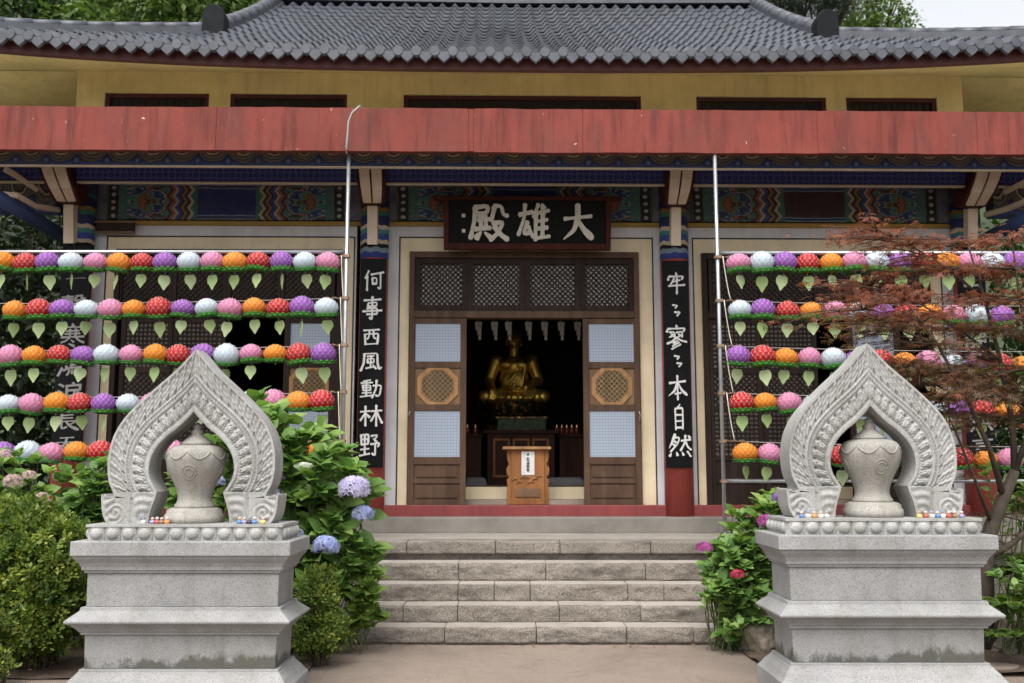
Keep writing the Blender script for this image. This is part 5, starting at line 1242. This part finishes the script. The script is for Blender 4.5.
# tiny monk figurines at the feet of the arches
FC = {'blue': (.10, .22, .42), 'orange': (.62, .25, .08), 'white': (.62, .60, .56), 'red': (.42, .09, .07), 'yellow': (.62, .50, .16), 'violet': (.30, .26, .42), 'brown': (.26, .15, .09), 'dark': (.06, .05, .06)}
FM = {k: simple('figurine_'+k, v, .35, .15, 40) for k, v in FC.items()}; FM['skin'] = simple('figurine_skin', (.60, .42, .32), .4, .1)
def figurine(px, colr, Y, z, lab, hat=None, big=1.0):
    q = P(px, 522, Y); s = big*.042; rt = root('figurine', (q.x, Y, z), lab, 'figurine', 'tiny figurines set along the arch feet')
    mb = MB(); mb.lathe([(.40*s, 0), (.46*s, .15*s), (.40*s, .40*s), (.24*s, .60*s), (.12*s, .64*s)], (q.x, Y, z), 14)
    mb.tube([(q.x-.30*s, Y-.05*s, z+.50*s), (q.x-.34*s, Y-.30*s, z+.34*s), (q.x, Y-.42*s, z+.34*s)], [.10*s, .09*s, .07*s], 8); mb.tube([(q.x+.30*s, Y-.05*s, z+.50*s), (q.x+.34*s, Y-.30*s, z+.34*s), (q.x, Y-.42*s, z+.34*s)], [.10*s, .09*s, .07*s], 8); mb.build('body', FM[colr], rt)
    mb = MB(); mb.lathe([(.02*s, .58*s), (.18*s, .64*s), (.27*s, .80*s), (.24*s, .96*s), (.10*s, 1.06*s), (.01*s, 1.07*s)], (q.x, Y, z), 14)
    for sx in (-1, 1): mb.lathe([(.01*s, -.06*s), (.05*s, 0), (.01*s, .06*s)], (q.x+sx*.27*s, Y, z+.82*s), 6)
    hd = mb.build('head', FM['skin'], rt)
    mb = MB()
    for sx in (-1, 1): mb.lathe([(.005*s, -.03*s), (.028*s, 0), (.005*s, .03*s)], (q.x+sx*.10*s, Y-.245*s, z+.84*s), 6)
    mb.build('eye', FM['dark'], hd)
    if hat:
        mb = MB(); mb.lathe([(.285*s, .86*s), (.28*s, .95*s), (.2*s, 1.08*s), (.02*s, 1.14*s)], (q.x, Y, z), 14); mb.build('cap', FM[hat], rt)
def figs(lst, Y, z, where):
    for i, (px, c, hat, d) in enumerate(lst): figurine(px, c, Y+d, z+.001, f'tiny {c} {"bareheaded" if not hat else hat+"-capped"} figurine, {ordn[i]} from left at {where}', hat)
figs([(152.5, 'violet', None, 0), (157, 'red', 'white', .0), (161.5, 'brown', None, 0), (167, 'orange', 'white', 0), (143.5, 'white', 'blue', 0)], 6.985, zL, 'left foot of the left arch')
figs([(239.5, 'blue', 'yellow', 0), (244.5, 'violet', None, 0), (249.5, 'dark', 'blue', 0), (254.5, 'blue', 'white', 0), (263, 'yellow', None, 0)], 6.985, zL, 'right foot of the left arch')
figs([(802, 'blue', None, 0), (808.5, 'white', 'blue', 0), (814.5, 'orange', None, 0), (821, 'white', None, 0), (827, 'white', 'violet', 0)], 6.985, zR, 'left foot of the right arch')
figs([(919.5, 'yellow', 'orange', 0), (926, 'red', 'white', .0), (932, 'white', 'violet', 0), (938, 'blue', None, 0), (943, 'white', 'blue', 0), (949, 'red', None, 0), (955, 'brown', 'white', 0), (962, 'violet', 'white', 0)], 6.985, zR, 'right foot of the right arch')

# ================================================================== LANTERN RACKS
YL = 10.36
def rope(mb, a, b, r, sag=.0, n=10, twist=0):
    a, b = Vector(a), Vector(b); mb.tube([a.lerp(b, i/n)-Vector((0, 0, sag*4*(i/n)*(1-i/n))) for i in range(n+1)], r, 5)
def rack(side, pole_px, wires, rail_ys, xs):
    rt = root('lantern_rack', (PX(pole_px, 480, YL), YL, ZT), f'galvanised pipe rack with wires carrying lanterns on the {side} of the door', 'rack')
    X = PX(pole_px, 330, YL)
    mb = MB(); mb.tube([(X, YL, ZT), (X, YL, PZ(154, YL))], .021, 12); pole = mb.build('pole', MT['metal'], rt)
    for y in [q for q in wires]+rail_ys[1:]:
        mb = MB(); z = PZ(y, YL); mb.box(X-.033, X+.033, YL-.035, YL+.03, z-.018, z+.014); mb.build('clamp', MT['rust'], pole)
    far = -8.2 if xs < 0 else 8.4
    for y in rail_ys:
        mb = MB(); mb.tube([(X, YL+.045, PZ(y, YL)), (far, YL+.045, PZ(y, YL))], .0195, 12); mb.build('rail', MT['metal'], rt)
    for y in wires:
        mb = MB(); z = PZ(y, YL); rope(mb, (X, YL, z+.0), (far, YL, z-.02), .0045, .05); mb.build('wire', MT['wire'], rt)
        mb = MB(); s = 1 if xs > 0 else -1
        for k in range(5): mb.tube([(X+s*(.04+.04*k), YL-.006, z+.008*(-1)**k), (X+s*(.08+.04*k), YL-.006, z-.008*(-1)**k)], .007, 6)
        mb.build('turnbuckle', MT['rust'], rt)
    # far pole outside the picture that carries the other end
    mb = MB(); mb.tube([(far, YL, ZT), (far, YL, PZ(154, YL))], .021, 12); mb.build('pole', MT['metal'], rt)
    # loose rope looping between the wires
    mb = MB()
    for ya, yb_ in zip(wires[:-1], wires[1:]):
        a = Vector((X+(.05 if xs > 0 else -.05), YL-.03, PZ(ya, YL))); b = Vector((X+(.12 if xs > 0 else -.02), YL-.03, PZ(yb_, YL))); rope(mb, a, b, .006, .05, 8)
    mb.build('rope', MT['string'], rt)
    if xs < 0:
        mb = MB(); q = [P(346.5, 154, 10.29), P(346.5, 147, 10.26), P(347.5, 136, 10.265), P(348.5, 122, 10.265), P(352, 113, 10.265), P(358, 107.5, 10.27), P(360, 106, 10.38)]; mb.tube(q, .012, 8); mb.build('tie_cable', MT['wire'], rt)
    return X
W_L = [252, 299, 346.5, 394, 443]; W_R = [253, 301, 349, 393.5, 441.5]
XPL = rack('left', 345, [256, 298, 345, 392, 441], [251], -1)
XPR = rack('right', 719.5, [257, 300.5, 346, 393, 441], [252, 481], 1)

def lantern_meshes():
    """lotus bloom of layered paper petals round a paper ball, a green calyx, a tray, and a heart-shaped wish tag"""
    Rr, Hh = .114, .094
    def sph(th, ph, k=1.0): return Vector((Rr*k*math.cos(th)*math.cos(ph), Rr*k*math.cos(th)*math.sin(ph), Hh*k*math.sin(th)))
    mb = MB(); tip = []
    def petal_(th0, th1, ph, half, lift, nu=4, nv=5):
        vs = []; b = len(tip)
        for j in range(nv+1):
            v = j/nv; th = th0+(th1-th0)*v; wd = half*(1-max(0, (v-.45)/.55)**1.8)*(1 if v < .97 else 0.02)
            for i in range(nu+1):
                u = 2*i/nu-1; k = 1.0+lift*(.25+v**2.2)+.03*(1-u*u); vs.append(sph(th, ph+u*wd/max(.25, math.cos(th)), k)); tip.append(v)
        fs = [(j*(nu+1)+i, j*(nu+1)+i+1, (j+1)*(nu+1)+i+1, (j+1)*(nu+1)+i) for j in range(nv) for i in range(nu)]
        mb.add(vs, fs, 0, True)
    mb.lathe([(Rr*.96*math.cos(t), Hh*.96*math.sin(t)) for t in np.linspace(-1.2, 1.5, 12)], (0, 0, 0), 24); tip += [0.0]*(12*24)
    tip_l = None
    for row, (a, b_, n, lf) in enumerate(((-.95, -.05, 14, .06), (-.62, .20, 14, .12), (-.28, .48, 14, .15), (.05, .80, 13, .16), (.38, 1.10, 11, .18), (.70, 1.40, 8, .22))):
        for k in range(n): petal_(a, b_, 2*math.pi*(k+.5*(row % 2))/n, math.pi/n*.98*math.cos((a+b_)/2)*1.05, lf)
    bloom = mb, list(tip)
    tip.clear(); mb = MB(); 
    for row, (a, b_, n, lf) in enumerate(((-1.0, -.40, 13, .24), (-1.15, -.58, 13, .34))):
        for k in range(n): petal_(a, b_, 2*math.pi*(k+.5*row)/n, math.pi/n*.9, lf, 2, 4)
    cal = mb, list(tip)
    mb = MB(); mb.lathe([(.03, -.066), (.085, -.070), (.092, -.074), (.085, -.080), (.02, -.083)], (0, 0, 0), 24); tray = mb
    mb = MB(); mb.tube([(0, 0, -.083), (0, 0, -.114)], .003, 5); stg = mb
    mb = MB(); pts = []
    for k in range(25):
        t = 2*math.pi*k/24; r = 1-.0*t; x = .056*math.sin(t)*(1+.10*math.cos(t)); z = -.178+.052*math.cos(t)-.012*(abs(math.sin(t))<.001)
        # heart / bodhi leaf outline
        a = t; x = .060*math.sin(a); z = .066*math.cos(a)
        if math.cos(a) > .8: z -= .018*((math.cos(a)-.8)/.2)
        if math.cos(a) < -.55: z -= .038*((-.55-math.cos(a))/.45)**1.8; x *= 1-.5*((-.55-math.cos(a))/.45)
        pts.append((x, -.172+z))
    pts = pts[:-1][::-1]; mb.prism(pts, -.0012, .0012); tg = mb
    return bloom, cal, tray, stg, tg
(blm, blt), (clm, clt), trm, stm_, tgm = lantern_meshes()
def as_mesh(mb, name, mat, tip=None):
    o = mb.build(name, mat); me = o.data; bpy.data.objects.remove(o)
    if tip is not None: at = me.attributes.new('tip', 'FLOAT', 'POINT'); at.data.foreach_set('value', tip)
    return me
ME_cal = as_mesh(clm, 'calyx', MT['calyx'], clt); ME_tray = as_mesh(trm, 'tray', MT['tray']); ME_str = as_mesh(stm_, 'string', MT['string']); ME_tag = as_mesh(tgm, 'wish_tag', MT['tagpaper'])
bl0 = as_mesh(blm, 'bloom', MT['petal_red'], blt); ME_bl = {}
for c in LCOL: q = bl0.copy(); q.materials.clear(); q.materials.append(MT['petal_'+c]); q.name = 'bloom_'+c; ME_bl[c] = q
def lantern(px, py, colr, label, tagged=True):
    q = P(px, py, YL-.005+random.uniform(-.012, .012)); rt = root('lotus_lantern', q, label, 'lantern', 'lotus lanterns strung on the racks')
    rt.rotation_euler = (random.uniform(-.12, .12), random.uniform(-.14, .14), random.uniform(0, 6.28)); f = random.uniform(.96, 1.06); rt.scale = (f*random.uniform(.97, 1.03), f*random.uniform(.97, 1.03), f*random.uniform(.94, 1.08))
    for nm, me in (('bloom', ME_bl[colr]), ('calyx', ME_cal), ('tray', ME_tray), ('string', ME_str)):
        o = bpy.data.objects.new(nm, me); COL.objects.link(o); o.parent = rt
    if tagged:
        o = bpy.data.objects.new('wish_tag', ME_tag); COL.objects.link(o); o.parent = rt; o.rotation_euler = (0, random.uniform(-.08, .08), -rt.rotation_euler[2]+random.choice((random.uniform(-.45, .45), random.uniform(-.35, .35), random.uniform(-1.2, 1.2))))
SEQ_L = ['orange', 'red', 'purple', 'white', 'pink']; SEQ_R = ['pink', 'white', 'purple', 'red', 'orange']
rows_L = [(2, 23.33, 15, 0, 263.5, 263.5), (15, 23.95, 14, 0, 311, 308.5), (11, 24.0, 14, 4, 357, 354.5), (8, 24.15, 14, 3, 405, 402), (4, 24.15, 14, 2, 454, 450)]
ROWN = ['top', 'second', 'third', 'fourth', 'lowest']
for r_, (x0, dx, n, c0, ya, yb_) in enumerate(rows_L):
    for k in range(n):
        px = x0+dx*k + random.uniform(-.7, .7); t = k/(n-1); nth = n-1-k; cl = SEQ_L[(c0+k) % 5]
        tagd = not (r_ == 4 or (r_ == 2 and k in (2, 11)) or (r_ == 3 and k in (5, 11, 12)))
        where = f'{ordn[nth]} from the pole' if nth else 'next to the pole'
        lantern(px, ya+(yb_-ya)*t+random.uniform(-.8, .8)-1.5*math.sin(math.pi*t)*0, cl, f'{cl} lotus lantern {where}, {ROWN[r_]} row of the left rack', tagd)
rows_R = [(738, 23.08, 13, 0, 264, 263.5), (739.5, 23.75, 12, 1, 310.5, 317), (738.5, 23.7, 13, 2, 357.5, 366), (741, 24.1, 12, 3, 403, 412), (745, 24.0, 12, 4, 454, 461)]
for r_, (x0, dx, n, c0, ya, yb_) in enumerate(rows_R):
    for k in range(n):
        px = x0+dx*k + random.uniform(-.7, .7); t = k/(n-1); cl = SEQ_R[(c0+k) % 5]; where = f'{ordn[k]} from the pole' if k else 'next to the pole'
        lantern(px, ya+(yb_-ya)*t+random.uniform(-.8, .8), cl, f'{cl} lotus lantern {where}, {ROWN[r_]} row of the right rack', not (k > 8 and random.random() < .5))

# ================================================================== PLANTS
def PB(px, py, Y, rx, ry, rz): return (tuple(P(px, py, Y)), (rx, ry, rz))
# azalea at the far left
fine_shrub('azalea_shrub', (PX(28, 660, 7.9), 8.0, .0), [PB(15, 553, 7.9, .50, .42, .34), PB(52, 566, 7.85, .34, .36, .32), PB(-20, 585, 7.9, .5, .45, .48), PB(40, 610, 7.8, .38, .34, .34), PB(5, 530, 8.0, .42, .4, .25), PB(5, 610, 7.75, .45, .36, .34), PB(62, 600, 7.9, .20, .3, .26)], 3100,
           'dense clipped dark green azalea shrub at the left picture edge', 'shrub', MT['leaf_azalea'], .044, 16)
# small azalea between the left pedestal and the steps
fine_shrub('azalea_shrub', (PX(318, 652, 8.1), 8.1, 0), [PB(318, 600, 8.1, .17, .2, .26), PB(326, 630, 8.05, .18, .2, .17), PB(309, 632, 8.05, .15, .2, .17)], 420,
           'small loose azalea shrub between the left pedestal and the lowest step', 'shrub', MT['leaf_azalea'], .036, 12)
fine_shrub('azalea_shrub', (PX(3, 668, 7.3), 7.3, 0), [PB(-4, 664, 7.3, .10, .1, .10)], 80, 'tiny azalea tuft at the lower left corner below the big azalea', 'shrub', MT['leaf_azalea'], .03, 10)
# hydrangeas behind the azalea and the left pedestal
h1 = leafy_shrub('hydrangea', (PX(40, 560, 8.8), 8.8, 0), [PB(20, 480, 8.7, .42, .32, .26), PB(-30, 490, 8.7, .4, .3, .3), PB(60, 520, 8.8, .4, .3, .25)], 95, 'pale pink hydrangea behind the azalea at far left', 'hydrangea', MT['leaf_hydrangea'], .13)
for px, py, r, m_ in ((19, 482, .075, 'fl_pink'), (35, 476, .055, 'fl_pink'), (48, 497, .05, 'fl_pink'), (11, 455, .05, 'fl_pink'), (54, 503, .045, 'fl_pink')): flower_head(h1, P(px, py, 8.36), r, MT[m_], 80)
h2 = leafy_shrub('hydrangea', (PX(105, 560, 8.9), 8.9, 0), [PB(98, 492, 8.8, .26, .28, .28), PB(118, 478, 8.9, .26, .25, .22), PB(90, 530, 8.8, .3, .3, .3), PB(140, 510, 8.9, .3, .2, .3)], 80, 'flowerless leafy hydrangea just behind the left arch foot', 'hydrangea', MT['leaf_hydrangea'], .13)
h3 = leafy_shrub('hydrangea', (PX(290, 620, 8.7), 8.75, 0), [PB(285, 440, 8.75, .42, .36, .30), PB(318, 480, 8.6, .44, .36, .34), PB(330, 540, 8.55, .38, .32, .30), PB(300, 580, 8.5, .34, .3, .3), PB(262, 430, 8.9, .28, .26, .30), PB(345, 500, 8.65, .26, .26, .26), PB(240, 470, 8.95, .38, .2, .38), PB(208, 490, 9.0, .35, .2, .3)], 235,
                 'tall blue hydrangea bush between the left arch and the steps', 'hydrangea', MT['leaf_hydrangea'], .180, leaves_per=7)
for px, py, Y, r, m_, n in ((356, 489, 8.30, .122, 'fl_lilac', 230), (365, 514, 8.36, .085, 'fl_blue', 120), (328, 546, 8.14, .10, 'fl_blue', 190), (223, 458, 8.75, .07, 'fl_lilac', 90), (222, 482, 8.75, .06, 'fl_blue', 80), (281, 478, 8.45, .06, 'fl_lilac', 80), (279, 497, 8.42, .075, 'fl_lilac', 100), (300, 533, 8.3, .05, 'fl_blue', 60), (306, 466, 8.3, .07, 'fl_white', 60), (216, 455, 8.8, .05, 'fl_lilac', 60)):
    flower_head(h3, P(px, py, Y), r, MT[m_], n, .82 if m_ != 'fl_white' else .35)
leafy_shrub('young_shrub', (PX(337, 640, 8.75), 8.75, 0.0), [PB(366, 560, 8.55, .17, .14, .14), PB(376, 585, 8.5, .11, .12, .12), PB(352, 585, 8.5, .14, .12, .12), PB(350, 622, 8.6, .16, .12, .10), PB(366, 612, 8.55, .12, .12, .10), PB(382, 540, 8.6, .06, .06, .10)], 26, 'young shrub with yellow-green leaves leaning over the left end of the steps', 'shrub', MT['leaf_light'], .125, leaves_per=6, stem_r=.004, side_leaves=7)
# right hydrangea
h4 = leafy_shrub('hydrangea', (PX(742, 640, 8.9), 8.95, 0), [PB(735, 565, 8.75, .24, .24, .26), PB(752, 545, 8.8, .26, .24, .26), PB(722, 588, 8.7, .16, .2, .2), PB(750, 600, 8.75, .25, .24, .22), PB(728, 622, 8.75, .14, .16, .12), PB(745, 625, 8.7, .2, .16, .12), PB(735, 525, 8.8, .12, .14, .12), PB(772, 520, 8.7, .2, .18, .18), PB(790, 510, 8.8, .3, .15, .2)], 185, 'rounded hydrangea with magenta flowers right of the steps', 'hydrangea', MT['leaf_hydrangea'], .125, leaves_per=7)
for px, py, Y, r, m_ in ((702, 547, 8.55, .065, 'fl_magenta'), (764, 521, 8.5, .078, 'fl_magenta'), (735, 573.5, 8.50, .055, 'fl_red'), (777, 498, 8.6, .068, 'fl_purple')): flower_head(h4, P(px, py, Y), r, MT[m_], 90, .7)
leafy_shrub('young_shrub', (PX(740, 645, 8.6), 8.55, 0), [PB(738, 626, 8.5, .09, .08, .05)], 7, 'low round-leaved plant in front of the boulder', 'plant', MT['leaf_hydrangea'], .085, leaves_per=5, stem_r=.003, side_leaves=1)
# boulder
def boulder(name, c, r, label, seed):
    bm = bmesh.new(); bmesh.ops.create_icosphere(bm, subdivisions=5, radius=1)
    for v in bm.verts:
        d = v.co.normalized(); k = 1+.34*mnoise.noise(d*1.3+Vector((seed, 0, 0)))+.16*abs(mnoise.noise(d*3.0+Vector((0, seed, 0))))+.06*mnoise.noise(d*8)+.025*mnoise.noise(d*19)
        q = Vector((d.x*r[0], d.y*r[1], d.z*r[2]))*k; v.co = q
    me = bpy.data.meshes.new(name); bm.to_mesh(me); bm.free(); me.polygons.foreach_set('use_smooth', [True]*len(me.polygons)); me.materials.append(MT['rock']); o = bpy.data.objects.new(name, me); COL.objects.link(o); o.location = c; tag(o, label, 'rock')
MT['rock'] = granite('boulder_stone', (.20, .17, .14), .55, .8, .5)
boulder('boulder', (PX(763, 628, 8.7), 8.75, .16), (.20, .22, .27), 'rough brown boulder between the right pedestal and the magenta hydrangea', 4)
boulder('boulder', (PX(1012, 640, 8.6), 8.7, .05), (.2, .2, .12), 'low half-buried stone at the right edge of the fern bed', 9)
# ferns right of the right pedestal
def fern(px, py, Y, size, label, n=9):
    b = P(px, py, Y); rt = root('fern', b, label, 'fern', 'ferns beside the right pedestal'); pos = []; ax = []; nr = []; LL = []; st = MB()
    for k in range(n):
        an = 2*math.pi*k/n+random.random()*.5; d = Vector((math.cos(an), math.sin(an), 0)); ln = size*random.uniform(.7, 1.1); pts = []
        for i in range(9): t = i/8; pts.append(b + d*ln*t*.75 + Vector((0, 0, ln*(.95*t-.75*t*t))))
        st.tube(pts, [.004*(1-.7*i/8) for i in range(9)], 4, cap=False)
        for i in range(1, 26):
            t = i/26; j = t*8; a = int(j); p = pts[a].lerp(pts[min(8, a+1)], j-a); tg = (pts[min(8, a+1)]-pts[a]).normalized(); sd = tg.cross(Vector((0, 0, 1))).normalized()
            for s in (-1, 1): pos.append(p); ax.append(sd*s+tg*.5+Vector((0, 0, -.2))); nr.append((0, 0, 1)); LL.append(ln*.26*(1-t)**.6*min(1, t*5)+.01)
    st.build('stem', MT['stem'], rt); LL = np.array(LL); scatter('frond', T_DI, pos, ax, nr, LL, LL*.45, MT['leaf_fern'], rt)
for i, (px, py, Y, s, t) in enumerate(((1010, 615, 8.2, .42, 'fern clump nearest the right pedestal'), (1040, 600, 8.4, .45, 'fern clump cut by the right picture edge'), (1000, 580, 8.7, .42, 'fern clump behind the right pedestal slab'), (1028, 570, 8.9, .40, 'fern clump below the terrace edge at far right'), (995, 640, 8.05, .22, 'small low fern at the corner of the right pedestal'), (1022, 640, 8.0, .26, 'small front fern at the right picture edge'))): fern(px, py, Y, s, t, 11)
leafy_shrub('broadleaf_plant', (PX(1015, 630, 8.5), 8.55, 0), [PB(1005, 590, 8.5, .22, .2, .2), PB(1032, 585, 8.6, .25, .2, .25), PB(1020, 620, 8.4, .2, .15, .12)], 40, 'dark broad-leaved plant among the ferns at right', 'plant', MT['leaf_hydrangea'], .10)
leafy_shrub('broadleaf_plant', (PX(1010, 500, 9.6), 9.6, .3), [PB(1005, 480, 9.6, .3, .15, .25), PB(1040, 500, 9.6, .3, .2, .3)], 30, 'bright leafy plant behind the maple trunk', 'plant', MT['leaf_light'], .10)

# red maple
def maple():
    b = Vector((PX(982, 600, 8.7), 8.7, 0)); rt = root('maple_tree', b, 'feathery red-leaved Japanese maple spreading in front of the right lanterns', 'maple tree')
    st = MB(); q = lambda px, py, Y: P(px, py, Y)
    trunk = [b, q(984, 560, 8.7), q(992, 525, 8.7), q(1004, 498, 8.65), q(1015, 470, 8.6)]; st.tube(trunk, [.085, .075, .062, .05, .04], 12)
    st.build('trunk', MT['bark_maple'], rt); lb = MB()
    mains = [([trunk[1], q(1010, 545, 8.7), q(1035, 525, 8.65), q(1070, 500, 8.6)], .05),
             ([trunk[3], q(990, 450, 8.5), q(968, 400, 8.35), q(938, 345, 8.25), q(905, 300, 8.2)], .04), ([trunk[4], q(1012, 420, 8.6), q(1000, 360, 8.65), q(985, 300, 8.7), q(968, 245, 8.7)], .045),
             ([trunk[4], q(1030, 430, 8.5), q(1035, 370, 8.4), q(1020, 300, 8.35), q(1012, 240, 8.3)], .04), ([trunk[2], q(975, 480, 8.45), q(955, 430, 8.3), q(940, 400, 8.2)], .025),
             ([q(985, 300, 8.7), q(950, 270, 8.75), q(910, 245, 8.8), q(878, 232, 8.85)], .02), ([q(938, 345, 8.25), q(900, 330, 8.2), q(862, 310, 8.2)], .015), ([q(1000, 360, 8.65), q(960, 330, 8.75), q(915, 300, 8.85), q(870, 285, 8.9)], .02),
             ([q(968, 400, 8.35), q(935, 385, 8.3), q(905, 368, 8.3)], .012), ([q(1012, 420, 8.6), q(1000, 390, 8.9), q(960, 370, 9.1)], .015), ([q(1035, 370, 8.4), q(1060, 320, 8.3), q(1080, 280, 8.2)], .025)]
    ends = []
    for pts, r in mains:
        k = len(pts); lb.tube(pts, [.72*r*(1-.75*i/(k-1)) for i in range(k)], 8)
        ends += [(Vector(p), r) for p in pts[1:]] + [(Vector(pts[i]).lerp(Vector(pts[i+1]), .5), r) for i in range(1, k-1)]
    pos = []; ax = []; nr = []; RN = []; LL = []; p2 = []; a2 = []; n2 = []; r2 = []; l2 = []
    for e, r in ends:
        if e.z < 1.9 : cnt = 2
        else: cnt = 11
        for _ in range(cnt):
            an = random.uniform(0, 2*math.pi); d = Vector((math.cos(an)*.9-.35, math.sin(an)*.7, random.uniform(-.05, .35))); ln = random.uniform(.22, .62)
            tw = [e + d*ln*t + Vector((0, 0, .10*ln*t-.25*ln*t*t)) for t in np.linspace(0, 1, 6)]; lb.tube(tw, [.008, .007, .006, .004, .003, .0015], 4, cap=False)
            m_ = int(16*ln/.4); layer = random.uniform(-.22, .22)
            for k in range(m_):
                t = random.uniform(.15, 1.05); p = e+d*ln*t+Vector((0, 0, .10*ln*t-.25*ln*t*t)); off = Vector((random.gauss(0, .085), random.gauss(0, .085), random.gauss(0, .018)))
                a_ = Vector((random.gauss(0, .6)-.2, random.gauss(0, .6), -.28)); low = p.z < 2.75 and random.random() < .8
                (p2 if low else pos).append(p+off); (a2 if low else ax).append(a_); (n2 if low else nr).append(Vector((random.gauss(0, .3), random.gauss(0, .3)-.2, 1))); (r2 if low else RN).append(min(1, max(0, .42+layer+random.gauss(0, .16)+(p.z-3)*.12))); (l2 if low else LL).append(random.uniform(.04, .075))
    lb.build('limb', MT['bark_maple'], rt)
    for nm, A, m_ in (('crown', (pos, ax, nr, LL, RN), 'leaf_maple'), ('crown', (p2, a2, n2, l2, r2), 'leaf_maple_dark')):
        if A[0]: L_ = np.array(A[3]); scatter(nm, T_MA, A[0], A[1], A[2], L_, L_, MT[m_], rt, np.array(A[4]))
maple()

# trees behind and beside the hall
def TB(px, py, Y, r): return (tuple(P(px, py, Y)), r)
tree('broadleaf_tree', (PX(40, 300, 27), 27, 1), 15.5, .28, [TB(30, 15, 27, (2.4, 2, 1.8)), TB(95, 5, 27, (2.2, 2, 1.8)), TB(60, -40, 27, (2.6, 2, 2)), TB(-20, 30, 27, (2, 2, 1.6)), TB(60, 40, 27.5, (3, 1.5, 1.6))], 9000, 'dark green broadleaf tree rising behind the left roof corner', MT['leaf_tree'], .26, group='trees behind the hall roof')
tree('broadleaf_tree', (PX(170, 300, 25), 25, 1), 13.5, .25, [TB(165, 15, 25, (2.0, 1.8, 1.5)), TB(215, 12, 25, (1.5, 1.6, 1.2)), TB(185, -30, 25, (2, 1.8, 1.5)), TB(140, 35, 25, (2.2, 1.5, 1.4)), TB(235, -12, 25.5, (1.2, 1.2, 1.0))], 8000, 'bright leafy tree above the left hip of the roof', MT['leaf_bright'], .24, group='trees behind the hall roof')
tree('broadleaf_tree', (PX(130, 300, 36), 36, 2), 22, .35, [TB(120, -15, 36, (4.5, 3, 3.5)), TB(210, -5, 36, (3.5, 3, 3)), TB(20, -5, 36, (4, 3, 3.5)), TB(270, 5, 36, (2.5, 2.5, 2.4)), TB(150, 45, 36, (6, 2.5, 3))], 9000, 'tall shadowy tree far behind the left side of the roof', MT['leaf_tree'], .34, group='trees behind the hall roof')
tree('pine_tree', (PX(812, 300, 28), 28, 1), 17, .22, [TB(800, -4, 28, (1.5, 1.2, .55)), TB(830, -12, 28, (1.4, 1.2, .5)), TB(790, 6, 28.3, (1.1, 1, .45)), TB(818, 8, 28, (.9, .9, .4)), TB(845, 2, 28, (.6, .8, .3)), TB(775, -14, 28, (1.2, 1, .6))], 3600, 'dark pine tree behind the right descending ridge', MT['leaf_pine'], .26, T_PI, 'trees behind the hall roof', W=1)
tree('broadleaf_tree', (PX(868, 300, 30), 30, 1), 15.5, .22, [TB(852, 22, 30, (.9, .9, .8)), TB(880, 26, 30, (1.1, .9, .6)), TB(838, 30, 30, (.8, .8, .6)), TB(875, 12, 30, (.45, .5, .35)), TB(900, 14, 30, (.45, .4, .25)), TB(870, 0, 30, (.6, .5, .35)), TB(905, 30, 30, (.5, .5, .4)), TB(895, 2, 30, (.35, .4, .2)), TB(860, 40, 30, (1.6, 1, .8))], 4200, 'sparse light green tree against the white sky at right', MT['leaf_bright'], .17, group='trees behind the hall roof')
# dark evergreens beside the hall
for (px, Y, lab) in ((25, 15.5, 'dark evergreen tree in the shade left of the hall'), (-60, 13.8, 'low dark evergreen beside the left end of the terrace'), (70, 21, 'dark evergreen tree far behind the left hall corner')):
    c = lambda py, r, dx=0: TB(px+dx, py, Y, r)
    tree('evergreen_tree', (PX(px, 450, Y), Y, .3), 6.2, .14, [c(430, (1.2, 1, .9)), c(370, (1.3, 1, .9), 10), c(310, (1.2, 1, .9), -10), c(250, (1.1, .9, .8), 5), c(200, (1, .8, .8), -5), c(480, (1.3, 1, .7))], 6500, lab, MT['leaf_pine'], .17, group='evergreens beside the hall')
for (px, Y, lab) in ((1050, 15.5, 'green tree in the shade right of the hall'), (1120, 13.5, 'leafy tree beside the right end of the terrace')):
    c = lambda py, r, dx=0: TB(px+dx, py, Y, r)
    tree('broadleaf_tree', (PX(px, 450, Y), Y, .3), 6.0, .14, [c(430, (1.2, 1, .9)), c(370, (1.3, 1, .9), 10), c(310, (1.2, 1, .9), -10), c(250, (1.1, .9, .8), 5), c(480, (1.3, 1, .7))], 5500, lab, MT['leaf_tree'], .17, group='evergreens beside the hall')
# dry leaves blown against the lowest step and the beds
n = 150; px_ = np.concatenate([rng.uniform(XL-.6, XR+.4, 60), rng.uniform(-4.6, -1.6, 45), rng.uniform(2.2, 4.4, 45)]); py_ = np.concatenate([8.97-np.abs(rng.normal(0, .10, 60)), rng.uniform(7.55, 8.9, 90)])
LLf = rng.uniform(.015, .05, n); m_ = simple('dry_leaf', (.20, .10, .045), .8, .5, 30)
tag(scatter('fallen_leaves', T_OV, np.stack([px_, py_, np.full(n, .012)+np.where(py_ < 8.9, .0, 0)+np.where(np.abs(px_-.2) > 1.9, .05, 0)], 1), np.concatenate([rvec(n)[:, :2], rng.normal(0, .15, (n, 1))], 1), np.tile([[0, 0, 1.]], (n, 1))+rng.normal(0, .2, (n, 3)), LLf, LLf*.6, m_), kind='stuff')
# the hall stands turned about one degree from the steps: turn it, with what hangs on it and stands inside it
piv = Vector((.16, 12.1, 0)); YAW = R(.95); rot = Matrix.Rotation(YAW, 4, 'Z')
for o in list(COL.objects):
    if o.parent is None and o.get('category') in ('temple', 'name board', 'plaque', 'offering box', 'altar table', 'pedestal', 'box', 'statue', 'shelf', 'candle', 'cushion', 'streamer') and o.location.y > 11.0 or o.name.startswith('floor_cushion'):
        o.location = piv + rot @ (o.location - piv) if o.type == 'EMPTY' else (rot @ (o.location-piv)) + piv; o.rotation_euler.z += YAW
bpy.context.view_layer.update()
